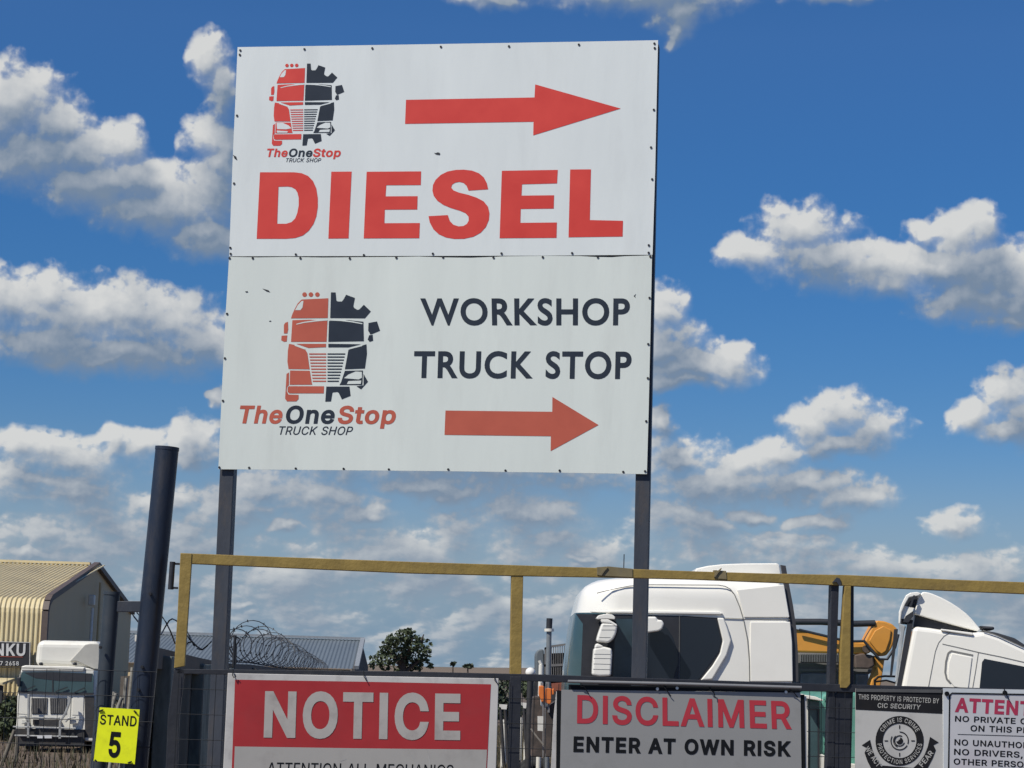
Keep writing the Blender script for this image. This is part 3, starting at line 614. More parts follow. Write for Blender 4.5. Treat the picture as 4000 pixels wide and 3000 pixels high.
# ------------------------------------------------------------------ the gate
PG = Plane(705, 8.2, 4000, 8.49, 2500)
gate = thing('steel_gate', 'dark steel mesh gate with a mustard yellow frame standing above its dark rail', 'gate', (PG.P((2000, 2700)).x, PG.P((2000, 2700)).y, 0))
TOPU = [(705, 2160), (1000, 2172), (1600, 2194), (2000, 2207), (2400, 2220), (2700, 2231), (3000, 2240), (3310, 2246), (3500, 2254), (3760, 2266), (4000, 2274), (4330, 2285)]
TOPL = [(4330, 2335), (4000, 2320), (3760, 2310), (3500, 2298), (3310, 2288), (3000, 2275), (2700, 2263), (2400, 2256), (2000, 2249), (1600, 2239), (1000, 2213), (750, 2202)]
mb = MB(); PG.plate(mb, TOPU + TOPL + [(705, 2202)], 0, .042, bev=.002); mb.build('top_rail', M_YEL, gate)
mb = MB(); PG.plate(mb, [(705, 2160.5), (750, 2162), (748, 2200), (721.5, 2602), (680, 2610), (694, 2390)], .003, .046, bev=.002); mb.build('end_stile', M_YEL, gate)
mb = MB(); PG.plate(mb, k('C', (946, -150), (1054, -145), (1036, 790), (930, 806)), -.003, .038, bev=.002); mb.build('upright', M_YEL, gate)
mb = MB(); PG.plate(mb, k('E', (585, 270), (632, 272), (625, 1020), (600, 1050), (550, 1048), (552, 800)), .004, .038, bev=.002); mb.build('upright', M_YEL, gate)
mb = MB(); PG.plate(mb, k('E', (490, 262), (548, 262), (520, 1100), (490, 3600), (400, 3600), (470, 1100)), -.012, .05, bev=.002); mb.build('meeting_stile', M_GATE, gate)
mb = MB(); PG.plate(mb, k('E', (634, 270), (662, 272), (660, 1050), (655, 1100), (590, 3600), (490, 3600), (522, 1100), (560, 1056)), -.014, .05, bev=.002); mb.build('meeting_stile', M_GATE, gate)
mb = MB(); PG.plate(mb, k('E', (488, 246), (522, 206), (546, 214), (556, 262), (540, 268), (520, 240)), .006, .02); mb.build('latch_bracket', M_POST, gate)
mb = MB()
PG.plate(mb, [(690, 2613), (1000, 2616), (1600, 2623), (2100, 2634), (3100, 2668), (3700, 2684), (4330, 2700), (4330, 2728), (3700, 2714), (3100, 2699), (2100, 2662), (1600, 2647), (1000, 2637), (690, 2632)], -.002, .04, bev=.002)
mb.build('middle_rail', M_GATE, gate)
mb = MB(); PG.plate(mb, k('C', (930, 812), (1036, 812), (1020, 1659), (950, 5200), (840, 5200), (915, 1659)), -.001, .045, bev=.002); mb.build('lower_upright', M_GATE, gate)
mb = MB(); PG.plate(mb, [(680, 2614), (722, 2614), (700, 2800), (640, 4600), (585, 4600), (655, 2800)], -.002, .045, bev=.002); mb.build('lower_stile', M_GATE, gate)
z0 = .12; a0 = PG.P((700, 2620)); b0 = PG.P((4330, 2714))
mb = MB(); mb.bar((a0.x, a0.y, z0), (b0.x, b0.y, z0), .05, .05); mb.build('bottom_rail', M_GATE, gate)
M_SLEEVE = mat('grey_weld_patch', (.205, .165, .085), .6, var=.2, scale=18, dirt=(.13, .115, .085), dirt_amt=.5, dirt_scale=14)
for pts in (((452, 128), (540, 122), (724, 140), (724, 206), (520, 196), (452, 188)), ((1345, 150), (1436, 156), (1442, 222), (1352, 214))):
    mb = MB(); PG.plate(mb, k('D', *pts), .003, .03, bev=.001); sl = mb.build('repair_sleeve', M_SLEEVE, gate)
    x0, y0 = (472, 190) if pts[0][0] < 1000 else (1340, 200)
    mb = MB(); PG.plate(mb, k('D', (x0, y0), (x0 + 26, y0 - 38), (x0 + 58, y0 - 66), (x0 + 61, y0 - 58), (x0 + 34, y0 - 28), (x0 + 14, y0 + 2)), .008, .006); mb.build('weld_lug', M_SLEEVE, sl)
mb = MB(); PG.plate(mb, [(4290, 2284), (4336, 2286), (4290, 5200), (4240, 5200)], -.004, .05, bev=.002); mb.build('end_post', M_GATE, gate)
# welded wire mesh: upright wires every 45 mm, cross wires every 95 mm
mb = MB(); Lg = (b0 - a0); Lg.z = 0; Ln = Lg.length; ug = Lg.normalized()
for i in range(int(Ln / .047) + 1):
    p = Vector((a0.x, a0.y, 0)) + ug * i * .047 + PG.n * .006; mb.tube([p + Vector((0, 0, z0)), p + Vector((0, 0, 2.66))], .0013, 4, caps=False, smooth=False)
for j in range(27):
    z = 2.60 - j * .095; p = Vector((a0.x, a0.y, z)) + PG.n * .0075; mb.tube([p, p + ug * Ln], .0013, 4, caps=False, smooth=False)
mb.build('wire_mesh', M_WIRE, gate)
mb = MB(); mb.tube([PG.P(k('A', (1240, 172)), -.02), PG.P(k('A', (1226, 372)), -.02)], .011, 10)
mb.bar(PG.P(k('A', (1236, 186)), -.02), PG.P(k('A', (1292, 188)), -.02), .008, .008); mb.bar(PG.P(k('A', (1228, 360)), -.02), PG.P(k('A', (1280, 362)), -.02), .008, .008)
mb.build('hinge', M_GATE, gate)

# ------------------------------------------------------------------ pipe posts left of the gate
PL = Plane(0, 8.30, 900, 8.30, 2500)
pp = thing('pipe_gatepost', 'tall dark blue steel pipe post joined by a crossbar to a shorter capped pipe', 'gate post', (PL.P((560, 2500)).x, 8.3, 0))


def pipe(name, top, low, r, m, parent, cap=False):
    a, b = PL.P(top), PL.P(low); d = b - a; b = a + d * ((a.z + .2) / -d.z)
    mb = MB(); mb.tube([b, a], r, 28)
    if cap: mb.tube([a - d.normalized() * -.0, a - d.normalized() * .012], r * 1.08, 28)
    return mb.build(name, m, parent)


tall = pipe('tall_pipe', (653.5, 1747), (559, 2700), .0455, M_BLUE, pp)
mb = MB(); a = PL.P((653.5, 1747)); ax = (a - PL.P((559, 2700))).normalized(); mb.tube([a - ax * .012, a + ax * .001], .047, 28); mb.build('pipe_rim', M_BLUE, tall)
pipe('short_pipe', k('A', (806, 412)), k('A', (752, 1100)), .031, M_SLATE, pp, True)
mb = MB(); PL.plate(mb, k('A', (846, 458), (1070, 458), (1060, 536), (838, 536)), .018, .04, bev=.002); mb.build('crossbar', M_POST, pp)
mb = MB()
for q in ((1097, 408), (1040, 932), (1012, 1094), (742, 792)):
    p = PL.P(k('A', q), .046); mb.tube([p, p + Vector((0, -.012, 0))], .006, 8)
mb.each('wire_clip', M_SCREW, tall)

# wire fence carried on from the posts to the left
wf = thing('wire_fence', 'thin dark wire mesh fence strung from the blue pipe post out past the left edge', 'fence', (-2.6, 8.26, 0))
mb = MB(); pa = PL.P((600, 2600), .05); pb = PL.P((-400, 2560), .05)
for i in range(40):
    x = pa.x - i * .05; mb.tube([(x, pa.y, 0), (x, pa.y, 2.66)], .0011, 4, caps=False, smooth=False)
for j in range(28):
    z = 2.66 - j * .095; mb.tube([(pa.x + .02, pa.y - .002, z), (pa.x - 2.0, pa.y - .002, z)], .0013, 4, caps=False, smooth=False)
mb.build('wire_mesh', M_WIRE, wf)
mb = MB(); mb.tube([(pa.x - 2.0, pa.y + .03, 0), (pa.x - 2.0, pa.y + .03, 2.75)], .03, 16); mb.build('post', M_POST, wf)

# ------------------------------------------------------------------ signs tied to the gate
M_FRAME = mat('dirty_white_frame', (.54, .525, .50), .5, var=.06, scale=5, dirt=(.25, .23, .22), dirt_amt=.45, dirt_scale=9)
M_NRED = mat('notice_red', (.37, .026, .028), .42, var=.06, scale=9, dirt=(.28, .04, .04), dirt_amt=.4, dirt_scale=5)
M_NGREY = mat('notice_grey', (.38, .365, .34), .5, var=.05, scale=6, dirt=(.22, .20, .19), dirt_amt=.4, dirt_scale=6)
M_DGREY = mat('disclaimer_grey', (.275, .275, .27), .5, var=.05, scale=5, dirt=(.19, .19, .18), dirt_amt=.45, dirt_scale=5)
M_DRED = mat('disclaimer_red', (.42, .030, .045), .5, var=.06)
M_CGREY = mat('security_grey', (.52, .51, .48), .5, var=.06, scale=6, dirt=(.22, .21, .20), dirt_amt=.5, dirt_scale=5)
M_CBLK = mat('security_black', (.014, .014, .016), .6, spec=.2, var=.2, scale=9, dirt=(.03, .027, .025), dirt_amt=.4, dirt_scale=8)
M_CTXT = mat('security_print', (.42, .41, .38), .5, var=.15, scale=30)
M_ATT = mat('attention_white', (.52, .52, .54), .5, var=.05, scale=5, dirt=(.42, .32, .36), dirt_amt=.35, dirt_scale=3)
M_AEDGE = mat('attention_edge', (.55, .58, .60), .5, var=.05)
M_ARED = mat('attention_red', (.38, .030, .075), .5, var=.1)
M_STAND = mat('fluorescent_yellow', (.80, .86, .004), .5, var=.06, scale=14, dirt=(.45, .48, .01), dirt_amt=.35, dirt_scale=16)
M_ROD = mat('bare_tube', (.25, .25, .25), .4, metal=.2, var=.1)
PN1 = PG.off(.014)


def tie(parent, pl, pts, crop):
    mb = MB(); mb.tube([pl.P(p, d) for p, d in zip(k(crop, *pts), (-.004, .012, .012, .008, .016)[:len(pts)])], .0019, 6)
    return mb.build('cable_tie', M_BLACK, parent)


# NOTICE
nt = thing('notice_sign', 'red NOTICE board with a dirty white frame tied to the gate below the yellow frame', 'sign', (PN1.P((1400, 2800)).x, PN1.P((1400, 2800)).y, 1.5))
TL, TR = k('B', (213, 780)), k('C', (825, 830)); BL_, BR_ = (855, 3500), (1908, 3520)
mb = MB(); PN1.plate(mb, [TL, (1400, 2640), TR, (1938, 3000), BR_, BL_, (872, 3000)], 0, .012, bev=.002); pn = mb.build('board', M_FRAME, nt)
mb = MB(); PN1.flat(mb, k('B', (280, 841), (1450, 860)) + k('C', (752, 884), (716, 1659), (690, 2700)) + k('B', (240, 2700), (250, 1659)), .001); pr = mb.build('red_field', M_NRED, pn)
mb = MB(); PN1.flat(mb, k('B', (278, 1459), (1400, 1476)) + k('C', (716, 1489), (708, 1659), (682, 2660)) + k('B', (262, 2660), (270, 1659)), .0018); pw = mb.build('text_field', M_NGREY, pn)
q = (k('B', (545, 1355)), k('C', (468, 1379)), k('B', (558, 969)), k('C', (472, 994)))
mb = MB(); letters(mb, 'NOTICE', quadmap(*q), PN1, off=29, d=.0024); mb.build('lettering', mat('notice_letter', (.42, .395, .365), .5, var=.06, scale=12, dirt=(.22, .19, .18), dirt_amt=.45, dirt_scale=9), pn)
q = ((1042, 3024), (1770, 3034), (1046, 2978), (1772, 2988))
mb = MB(); letters(mb, 'ATTENTION ALL MECHANICS', quadmap(*q), PN1, off=3, d=.0026); mb.build('lettering', M_BLACK, pn)
for pts in (((262, 745), (258, 800), (270, 822), (288, 812), (280, 790)), ((1470, 755), (1474, 815), (1484, 830), (1498, 856))): tie(nt, PN1, pts, 'B')
tie(nt, PN1, ((785, 800), (788, 850), (800, 866), (818, 884)), 'C')
# streaks left by the film
mb = MB()
for pts in (((1880, 1500), (1935, 1560), (1990, 1659), (1972, 1659), (1920, 1570)), ((2055, 1490), (2080, 1560), (2098, 1659), (2085, 1659), (2068, 1560)), ((1250, 1590), (1310, 1572), (1305, 1582), (1262, 1596))): PN1.flat(mb, k('B', *pts), .0022)
mb.each('scuff', mat('pale_streak', (.38, .37, .35), .5), pn)

# DISCLAIMER
PN2 = PG.off(.020)
ds = thing('disclaimer_sign', 'grey DISCLAIMER board with bold red and black words hung under the gate rail', 'sign', (PN2.P((2640, 2800)).x, PN2.P((2640, 2800)).y, 1.5))
mb = MB(); PN2.plate(mb, k('D', (182, 1062), (1000, 1072), (2004, 1085), (2012, 1659), (2010, 2900), (150, 2900), (172, 1659)), 0, .004); pd_ = mb.build('board', M_DGREY, ds)
mb = MB(); PN2.plate(mb, k('D', (148, 1066), (182, 1070), (175, 1659), (155, 2900), (118, 2900), (142, 1659)), -.003, .02); PN2.plate(mb, k('D', (2004, 1100), (2036, 1100), (2044, 1659), (2040, 2900), (2012, 2900), (2014, 1659)), -.003, .02); mb.each('side_edge', M_BLACK, ds)
mb = MB(); PN2.plate(mb, k('D', (124, 1290), (146, 1080), (150, 1072), (142, 1659), (116, 2900), (80, 2900), (106, 1659)), -.006, .016); PN2.plate(mb, k('D', (2037, 1112), (2052, 1112), (2062, 1659), (2060, 2900), (2042, 2900), (2046, 1659)), -.006, .016); mb.each('side_strip', M_FRAME, ds)
mb = MB(); mb.tube([PN2.P(k('D', (228, 999)), .012), PN2.P(k('D', (1100, 1018)), .012), PN2.P(k('D', (2006, 1046)), .012)], .0062, 12); mb.build('hanging_tube', M_ROD, ds)
mb = MB(); PN2.plate(mb, k('D', (238, 1022), (1100, 1036), (2000, 1062), (2000, 1086), (1100, 1072), (238, 1064)), -.002, .008); mb.build('top_strip', M_BLACK, ds)  # black strip painted in for the shadowed gap below the hanging tube
text(pd_, 'DISCLAIMER', PN2, 'D', (300, 1311), (1933, 1356), (303, 1109), (1925, 1158), M_DRED, off=19, d=.0012)
text(pd_, 'ENTER AT OWN RISK', PN2, 'D', (272, 1530), (1925, 1565), (275, 1424), (1925, 1461), M_BLACK, off=33, d=.0012)
for pts in (((330, 985), (326, 1035), (352, 1040), (390, 1096)), ((962, 1000), (965, 1045), (990, 1080), (1015, 1112)), ((1310, 1030), (1312, 1068), (1338, 1078), (1352, 1125)), ((1920, 1040), (1925, 1075), (1950, 1085), (1980, 1120))): tie(ds, PN2, pts, 'D')
mb = MB()
for c in ((912, 1056), (1892, 1080), (1062, 1050)):
    p = PN2.P(k('D', c), .001); mb.tube([p, p + PN2.n * .006], .006, 8)
mb.each('eyelet', mat('bright_eyelet', (.6, .6, .6), .3, metal=.5), ds)

# security board
PN3 = PG.off(.012)
se = thing('security_sign', 'grey security board with a round emblem and black heading right of the meeting stiles', 'sign', (PN3.P((3520, 2850)).x, PN3.P((3520, 2850)).y, 1.7))
mb = MB(); PN3.plate(mb, k('E', (668, 1054), (1330, 1062), (1340, 1659), (1330, 2500), (655, 2500), (664, 1659)), 0, .004); ps_ = mb.build('board', M_CGREY, se)
mb = MB(); PN3.flat(mb, k('E', (668, 1056), (1330, 1064), (1329, 1246), (668, 1214)), .0008); mb.build('heading', M_CBLK, ps_)
mb = MB(); PN3.plate(mb, k('E', (672, 1054), (1322, 1062), (1322, 1086), (672, 1078)), .004, .004); mb.build('top_strip', mat('dull_edge', (.09, .09, .09), .5), se)
text(ps_, 'THIS PROPERTY IS PROTECTED BY', PN3, 'E', (690, 1134), (1302, 1166), (690, 1096), (1304, 1130), M_CTXT, off=10, d=.0016)
text(ps_, 'CIC SECURITY', PN3, 'E', (834, 1198), (1158, 1212), (836, 1164), (1164, 1178), M_CTXT, off=16, d=.0016)
CE = (1003, 1452)


def ring_pts(r0, r1, a0, a1, n=40, c=CE, sy=1.03):
    o = [(c[0] + r1 * math.cos(a0 + (a1 - a0) * i / n), c[1] - sy * r1 * math.sin(a0 + (a1 - a0) * i / n)) for i in range(n + 1)]
    return o + [(c[0] + r0 * math.cos(a0 + (a1 - a0) * i / n), c[1] - sy * r0 * math.sin(a0 + (a1 - a0) * i / n)) for i in range(n, -1, -1)]


mb = MB()


def band(r0, r1, d0, d1, d=.0012, c=CE):
    n = max(4, int(abs(d1 - d0) / 9))
    for i in range(n):
        PN3.flat(mb, k('E', *ring_pts(r0, r1, R_(d0 + (d1 - d0) * i / n), R_(d0 + (d1 - d0) * (i + 1) / n), 1, c)), d)


band(128, 184, 0, 360); band(62, 70, -20, 90); band(62, 70, 150, 330); band(34, 42, 60, 340); band(44, 50, 130, 250); band(10, 26, -170, 80); band(0.5, 10, 0, 360)
for a in (0, 90, 180, 270):
    for r0, r1, hw in ((88, 116, 4),):
        x, y = math.cos(R_(a)), math.sin(R_(a)); PN3.flat(mb, k('E', *[(CE[0] + r * x - s * hw * y, CE[1] - 1.03 * (r * y + s * hw * x)) for r, s in ((r0, -1), (r1, -1), (r1, 1), (r0, 1))]), .0012)
for sgnx in (-1, 1):      # ribbon tails
    rb = [(-298, 12), (-232, -30), (-214, 46), (-188, 110), (-150, 165), (-112, 200), (-60, 236), (-105, 290), (-160, 262), (-215, 205), (-252, 135), (-276, 70), (-258, 32)]
    dy = 0 if sgnx < 0 else 22
    PN3.flat(mb, k('E', *[(CE[0] + (x * sgnx) * (.97 if sgnx > 0 else 1), CE[1] + y + dy) for x, y in rb]), .0012)
PN3.flat(mb, k('E', (870, 1640), (1120, 1660), (1150, 1720), (860, 1700)), .0014)
mb.build('emblem', M_CBLK, ps_)


def arc_text(s, r, a_mid, hgt, bottom, sweep):
    def f(gx, gy):
        a = a_mid + (-(gx - .5) if not bottom else (gx - .5)) * sweep
        rr = r + (gy * hgt if not bottom else -gy * hgt)
        return k('E', (CE[0] + rr * math.cos(a), CE[1] - 1.03 * rr * math.sin(a)))
    mb = MB(); letters(mb, s, f, PN3, off=14, d=.002, track=60); mb.build('lettering', M_CTXT, ps_)


arc_text('CRIME IS CRIME', 140, R_(90), 32, False, R_(125)); arc_text('PROTECTION SERVICES', 172, R_(270), 32, True, R_(165))
text(ps_, 'WE ACT', PN3, 'E', (735, 1510), (832, 1655), (765, 1490), (862, 1628), M_CTXT, off=18, d=.002)
text(ps_, 'FEAR', PN3, 'E', (1178, 1655), (1262, 1545), (1148, 1630), (1234, 1522), M_CTXT, off=18, d=.002)

# attention board, cut off by the right edge of the view
PN4 = PG.off(.016)
an = thing('attention_sign', 'white ATTENTION board with magenta heading and black rules list tied right of the security board', 'sign', (PN4.P((4000, 2850)).x, PN4.P((4000, 2850)).y, 1.7))
mb = MB(); PN4.plate(mb, k('E', (1336, 1050), (1960, 1062), (2700, 1085), (2690, 2600), (1330, 2600), (1340, 1659)), 0, .004); pa_ = mb.build('board', M_AEDGE, an)
mb = MB(); PN4.flat(mb, k('E', (1392, 1100), (1410, 1090), (1960, 1104), (2660, 1124), (2650, 2560), (1375, 2560), (1382, 1659)), .0008); mb.build('field', M_ATT, pa_)
mb = MB(); pts = k('E', (1370, 2560), (1376, 1659), (1384, 1110), (1400, 1088), (1960, 1098), (2670, 1118)); PN4.line(mb, pts, 5, .0016, .0006); mb.build('border', M_BLACK, pa_)
text(pa_, 'ATTENTION', PN4, 'E', (1426, 1226), (2262, 1270), (1432, 1128), (2268, 1172), M_ARED, off=32, d=.0016, track=-20)
text(pa_, 'NO PRIVATE CELLPHONES', PN4, 'E', (1424, 1303), (2430, 1342), (1426, 1262), (2430, 1300), M_BLACK, off=18, d=.0016, track=-5)
text(pa_, 'ON THIS PREMISES', PN4, 'E', (1542, 1377), (2268, 1402), (1544, 1334), (2270, 1362), M_BLACK, off=18, d=.0016, track=-5)
mb = MB(); PN4.line(mb, k('E', (1445, 1402), (2000, 1418), (2520, 1436)), 2.2, .0016, .0004); mb.build('divider', M_BLACK, pa_)
for y, s, wid in ((1483, 'NO UNAUTHORIZED', 735), (1556, 'NO DRIVERS, REPS,', 790), (1630, 'OTHER PERSONS', 640)):
    x = 1420 - (y - 1483) * .04; text(pa_, s, PN4, 'E', (x, y), (x + wid, y + wid * .045), (x + 1, y - 43), (x + wid, y - 43 + wid * .045), M_BLACK, off=18, d=.0016, track=-5)
tie(an, PN4, ((1800, 1040), (1800, 1090), (1812, 1104), (1836, 1140)), 'E')
mb = MB()
for c in ((1362, 1092), (1804, 1085)):
    p = PN4.P(k('E', c), .0); mb.tube([p, p + PN4.n * .008], .009, 10)
mb.each('knot', M_BLACK, an)

# small stand number plate
PT = Plane(380, 8.19, 560, 8.19, 2850)
st = thing('stand_number_plate', 'small fluorescent yellow plate reading STAND 5 tied in front of the blue pipe posts', 'sign', (PT.P((460, 2850)).x, 8.2, 2.2))
mb = MB(); PT.plate(mb, k('A', (718, 1222), (1006, 1238), (970, 1632), (674, 1608)), 0, .002); pq = mb.build('plate', M_STAND, st)
text(pq, 'STAND', PT, 'A', (718, 1342), (980, 1358), (724, 1274), (986, 1288), M_BLACK, off=12, d=.001)
text(pq, '5', PT, 'A', (778, 1572), (862, 1578), (792, 1404), (876, 1410), M_BLACK, off=26, d=.001)
for a, b in (((712, 1250), (745, 1240)), ((965, 1246), (985, 1262)), ((684, 1600), (698, 1612)), ((922, 1622), (950, 1612))):
    mb = MB(); mb.tube([PT.P(k('A', a), .003), PT.P(k('A', b), .005)], .003, 6); mb.build('cable_tie', M_BLACK, st)

# ------------------------------------------------------------------ vehicles behind the gate
M_WHITE = mat('white_truck_paint', (.84, .82, .75), .32, var=.02, scale=2, dirt=(.66, .62, .53), dirt_amt=.22, dirt_scale=1.2, coat=.5)
M_WHITE2 = mat('old_white_paint', (.72, .70, .63), .4, var=.03, scale=2, dirt=(.42, .38, .31), dirt_amt=.4, dirt_scale=2, coat=.2)
M_GLASS = mat('dark_glass', (.012, .016, .024), .07, var=.1, scale=1, spec=.5)
M_TEAL = mat('tinted_screen', (.05, .09, .10), .12, var=.2, scale=1.5)
M_TRIM = mat('black_trim', (.022, .024, .030), .55, var=.1)
M_GAP = mat('panel_gap', (.19, .19, .18), .7)
M_RUB = mat('rubber_edge', (.045, .046, .052), .6, var=.12, dirt=(.09, .085, .08), dirt_amt=.3)
M_TYRE = mat('tyre', (.02, .02, .02), .85, var=.2, bump=.2)
M_RIM = mat('rim', (.35, .35, .35), .4, metal=.6)
M_CHASSIS = mat('chassis', (.03, .03, .032), .6, var=.2, dirt=(.10, .07, .05), dirt_amt=.4)
M_ORANGE = mat('digger_orange', (.66, .29, .045), .45, var=.08, scale=3, dirt=(.36, .17, .05), dirt_amt=.4, dirt_scale=3)
M_GREYM = mat('machine_grey', (.15, .145, .14), .6, var=.2, scale=4, dirt=(.17, .15, .13), dirt_amt=.4)
M_LAMP = mat('lamp_lens', (.6, .6, .56), .1)


def wheel(parent, c, r, w, ux=Vector((1, 0, 0))):
    """wheel rolling along ux"""
    mb = MB(); c = Vector(c); uy = Vector((-ux.y, ux.x, 0)); prof = [(r * .62, -w / 2), (r * .93, -w / 2), (r, -w * .36), (r, w * .36), (r * .93, w / 2), (r * .62, w / 2)]; n = 28
    mb.loft([[c + ux * (q[0] * math.cos(2 * math.pi * i / n)) + uy * q[1] + Vector((0, 0, q[0] * math.sin(2 * math.pi * i / n))) for q in prof] for i in range(n)] + [[c + ux * q[0] + uy * q[1] for q in prof]], cap=False)
    wh = mb.build('tyre', M_TYRE, parent)
    mb = MB(); mb.tube([c - uy * w * .32, c + uy * w * .32], r * .63, 24); mb.tube([c - uy * w * .44, c - uy * w * .3], r * .25, 16); mb.build('rim', M_RIM, wh)


def rrect(xf, xr, yn, yf, z, rf, rr, n=7):
    """plan outline of a cab: front at xf, rounded corners rf (front) and rr (rear)"""
    o = []
    sx = 1 if xr > xf else -1
    for cx, cy, r, a0 in ((xf + sx * rf, yn + rf, rf, 180 if sx > 0 else 0), (xr - sx * rr, yn + rr, rr, 270), (xr - sx * rr, yf - rr, rr, 0 if sx > 0 else 180), (xf + sx * rf, yf - rf, rf, 90)):
        for i in range(n):
            if sx > 0: a = R_(a0 + 90 * i / (n - 1))
            else:
                st = {0: 360, 270: 270, 180: 180, 90: 90}.get(a0, a0); a = R_(st - 90 * i / (n - 1))
            o.append((cx + r * math.cos(a), cy + r * math.sin(a), z))
    return o


# --- big white sleeper cab, facing left
Y1 = 22.0; PT1 = Plane(2200, Y1, 3000, Y1, 2500); cen = PT1.P((2650, 2640))
tr = thing('white_truck', 'large white high-roofed sleeper cab facing left with tall stacked mirrors behind the right sign post', 'truck', (cen.x, Y1 + 1.2, 0))
fr = [at(*k('D', q), Y1 + .55) for q in ((715, 204), (600, 206), (520, 210), (440, 236), (370, 268), (336, 300), (316, 350), (300, 410), (284, 480), (268, 560), (250, 680), (232, 820), (219, 945))]
fr = [(p.x, p.z) for p in fr]; fr += [(fr[-1][0] - .01, 2.2), (fr[-1][0] - .03, 1.6), (fr[-1][0] - .05, 1.0), (fr[-1][0] - .02, .45)]
rear = [(p.x, p.z) for p in [PT1.P(q) for q in k('D', (1874, 236), (1923, 530), (1945, 1000))]]; rear += [(rear[-1][0] + .02, 1.2), (rear[-1][0] + .02, .9)]


def lerp(tab, z):
    if z >= tab[0][1]: return tab[0][0]
    for (x0, z0), (x1, z1) in zip(tab, tab[1:]):
        if z1 <= z <= z0: return x0 + (x1 - x0) * (z - z0) / ((z1 - z0) or 1)
    return tab[-1][0]


zt = fr[0][1]; rings = []
for z in [.95, 1.3, 1.8, 2.2, 2.5, 2.72, 2.9, 3.05, 3.18, 3.26, 3.34, 3.42, 3.5, 3.56, 3.61, 3.65, 3.68, zt - .004]:
    if z >= zt: continue
    ins = 0 if z < zt - .2 else .2 * (1 - math.sqrt(max(0, 1 - ((z - zt + .2) / .2) ** 2)))
    rings.append(rrect(lerp(fr, z), lerp(rear, z) - ins * .3, Y1 + ins * .9, Y1 + 2.42 - ins * .9, z, .42, .05))
mb = MB(); mb.loft(rings); body = mb.build('cab_body', M_WHITE, tr)
zs0, zs1 = 2.2, fr[8][1]
mb = MB(); rs = []
for z in [zs0 + (zs1 - zs0) * i / 6 for i in range(7)]:
    o = rrect(lerp(fr, z) - .006, lerp(rear, z), Y1 - .006, Y1 + 2.426, z, .42, .05); rs.append(o[21:] + o[:6])
mb.loft(rs, cap=False, closed=False); mb.build('windscreen', M_TEAL, body)
mb = MB(); PT1.plate(mb, k('D', (292, 484), (720, 490), (1085, 498), (1368, 516), (1392, 590), (1410, 690), (1388, 785), (1330, 880), (1238, 990), (1180, 1100), (1140, 1500), (420, 1500), (334, 1100), (330, 960), (345, 560)), .008, .01)
sidew = mb.build('window_band', M_TRIM, body)
mb = MB(); PT1.plate(mb, k('D', (600, 520), (840, 500), (985, 590), (1030, 660), (1068, 780), (1070, 860), (1040, 950), (1030, 1010), (560, 1000), (575, 760)), .012, .004); mb.build('side_window', M_GLASS, body)
mb = MB(); PT1.plate(mb, k('D', (598, 522), (722, 522), (722, 975), (574, 975)), .0155, .003); mb.build('glass_light_patch', mat('lit_glass_blue', (.028, .048, .062), .08, var=.4, scale=3), body)  # lighter patch painted on the side glass for light seen through the cab
mb = MB(); PT1.plate(mb, k('D', (1092, 512), (1360, 530), (1398, 690), (1374, 780), (1225, 985), (1085, 985)), .012, .004); mb.build('side_window', M_GLASS, body)
mb = MB(); PT1.plate(mb, k('D', (1368, 514), (1418, 516), (1448, 600), (1474, 690), (1440, 800), (1330, 985), (1240, 990), (1330, 880), (1388, 785), (1410, 690)), .035, .05, bev=.014, seg=3); mb.build('window_surround', M_WHITE, body)
mb = MB(); PT1.plate(mb, k('D', (400, 462), (720, 458), (1380, 466), (1412, 480), (1395, 490), (720, 480), (410, 474)), .028, .03, bev=.008); mb.build('rain_gutter', M_WHITE, body)
mb = MB()
PT1.line(mb, k('D', (452, 326), (560, 298), (700, 272), (860, 262), (1380, 265), (1430, 274), (1470, 296), (1500, 335), (1540, 430), (1570, 530), (1600, 680), (1614, 850), (1616, 1000)), 3.2, .003, .01)
PT1.line(mb, k('D', (1560, 524), (1700, 525), (1924, 528)), 2.6, .0042, .01); PT1.line(mb, k('D', (1100, 498), (1370, 513), (1565, 520)), 1.4, .0135, .01); PT1.line(mb, k('D', (1081, 500), (1078, 1000)), 1.6, .0145, .004)
mb.build('panel_gap', M_GAP, body)
mb = MB(); PT1.plate(mb, k('D', (1622, 545), (1925, 545), (1940, 700), (1945, 1000), (1622, 1000), (1618, 760)), .016, .02, bev=.008, seg=3); mb.build('side_fairing', M_WHITE, tr)
mb = MB(); PT1.plate(mb, k('D', (1520, 300), (1878, 262), (1920, 512), (1574, 512), (1545, 400)), .014, .02, bev=.008, seg=3); mb.build('side_fairing', M_WHITE, tr)
mb = MB(); PT1.plate(mb, k('D', (1856, 110), (1894, 116), (1908, 200), (1950, 420), (1976, 600), (1988, 800), (1990, 1004), (1946, 1000), (1944, 800), (1926, 530), (1880, 250)), -.02, .06); mb.build('rubber_edge', M_RUB, tr)
pr1 = Plane(2200, Y1 + .3, 3000, Y1 + .3, 2500)
mb = MB(); pr1.plate(mb, k('D', (1190, 230), (1206, 138), (1300, 117), (1420, 104), (1600, 98), (1828, 97), (1846, 110), (1855, 170), (1868, 240)), 0, 1.8, bev=.05, seg=4); mb.build('roof_fairing', M_WHITE, tr)
mb = MB(); p = at(2436, 2225, 23.2); mb.tube([p + Vector((0, 0, -.16)), at(2438, 2165, 23.2)], .006, 6); mb.build('aerial', M_TRIM, tr)
PM = Plane(2200, Y1 - .28, 3000, Y1 - .28, 2500)
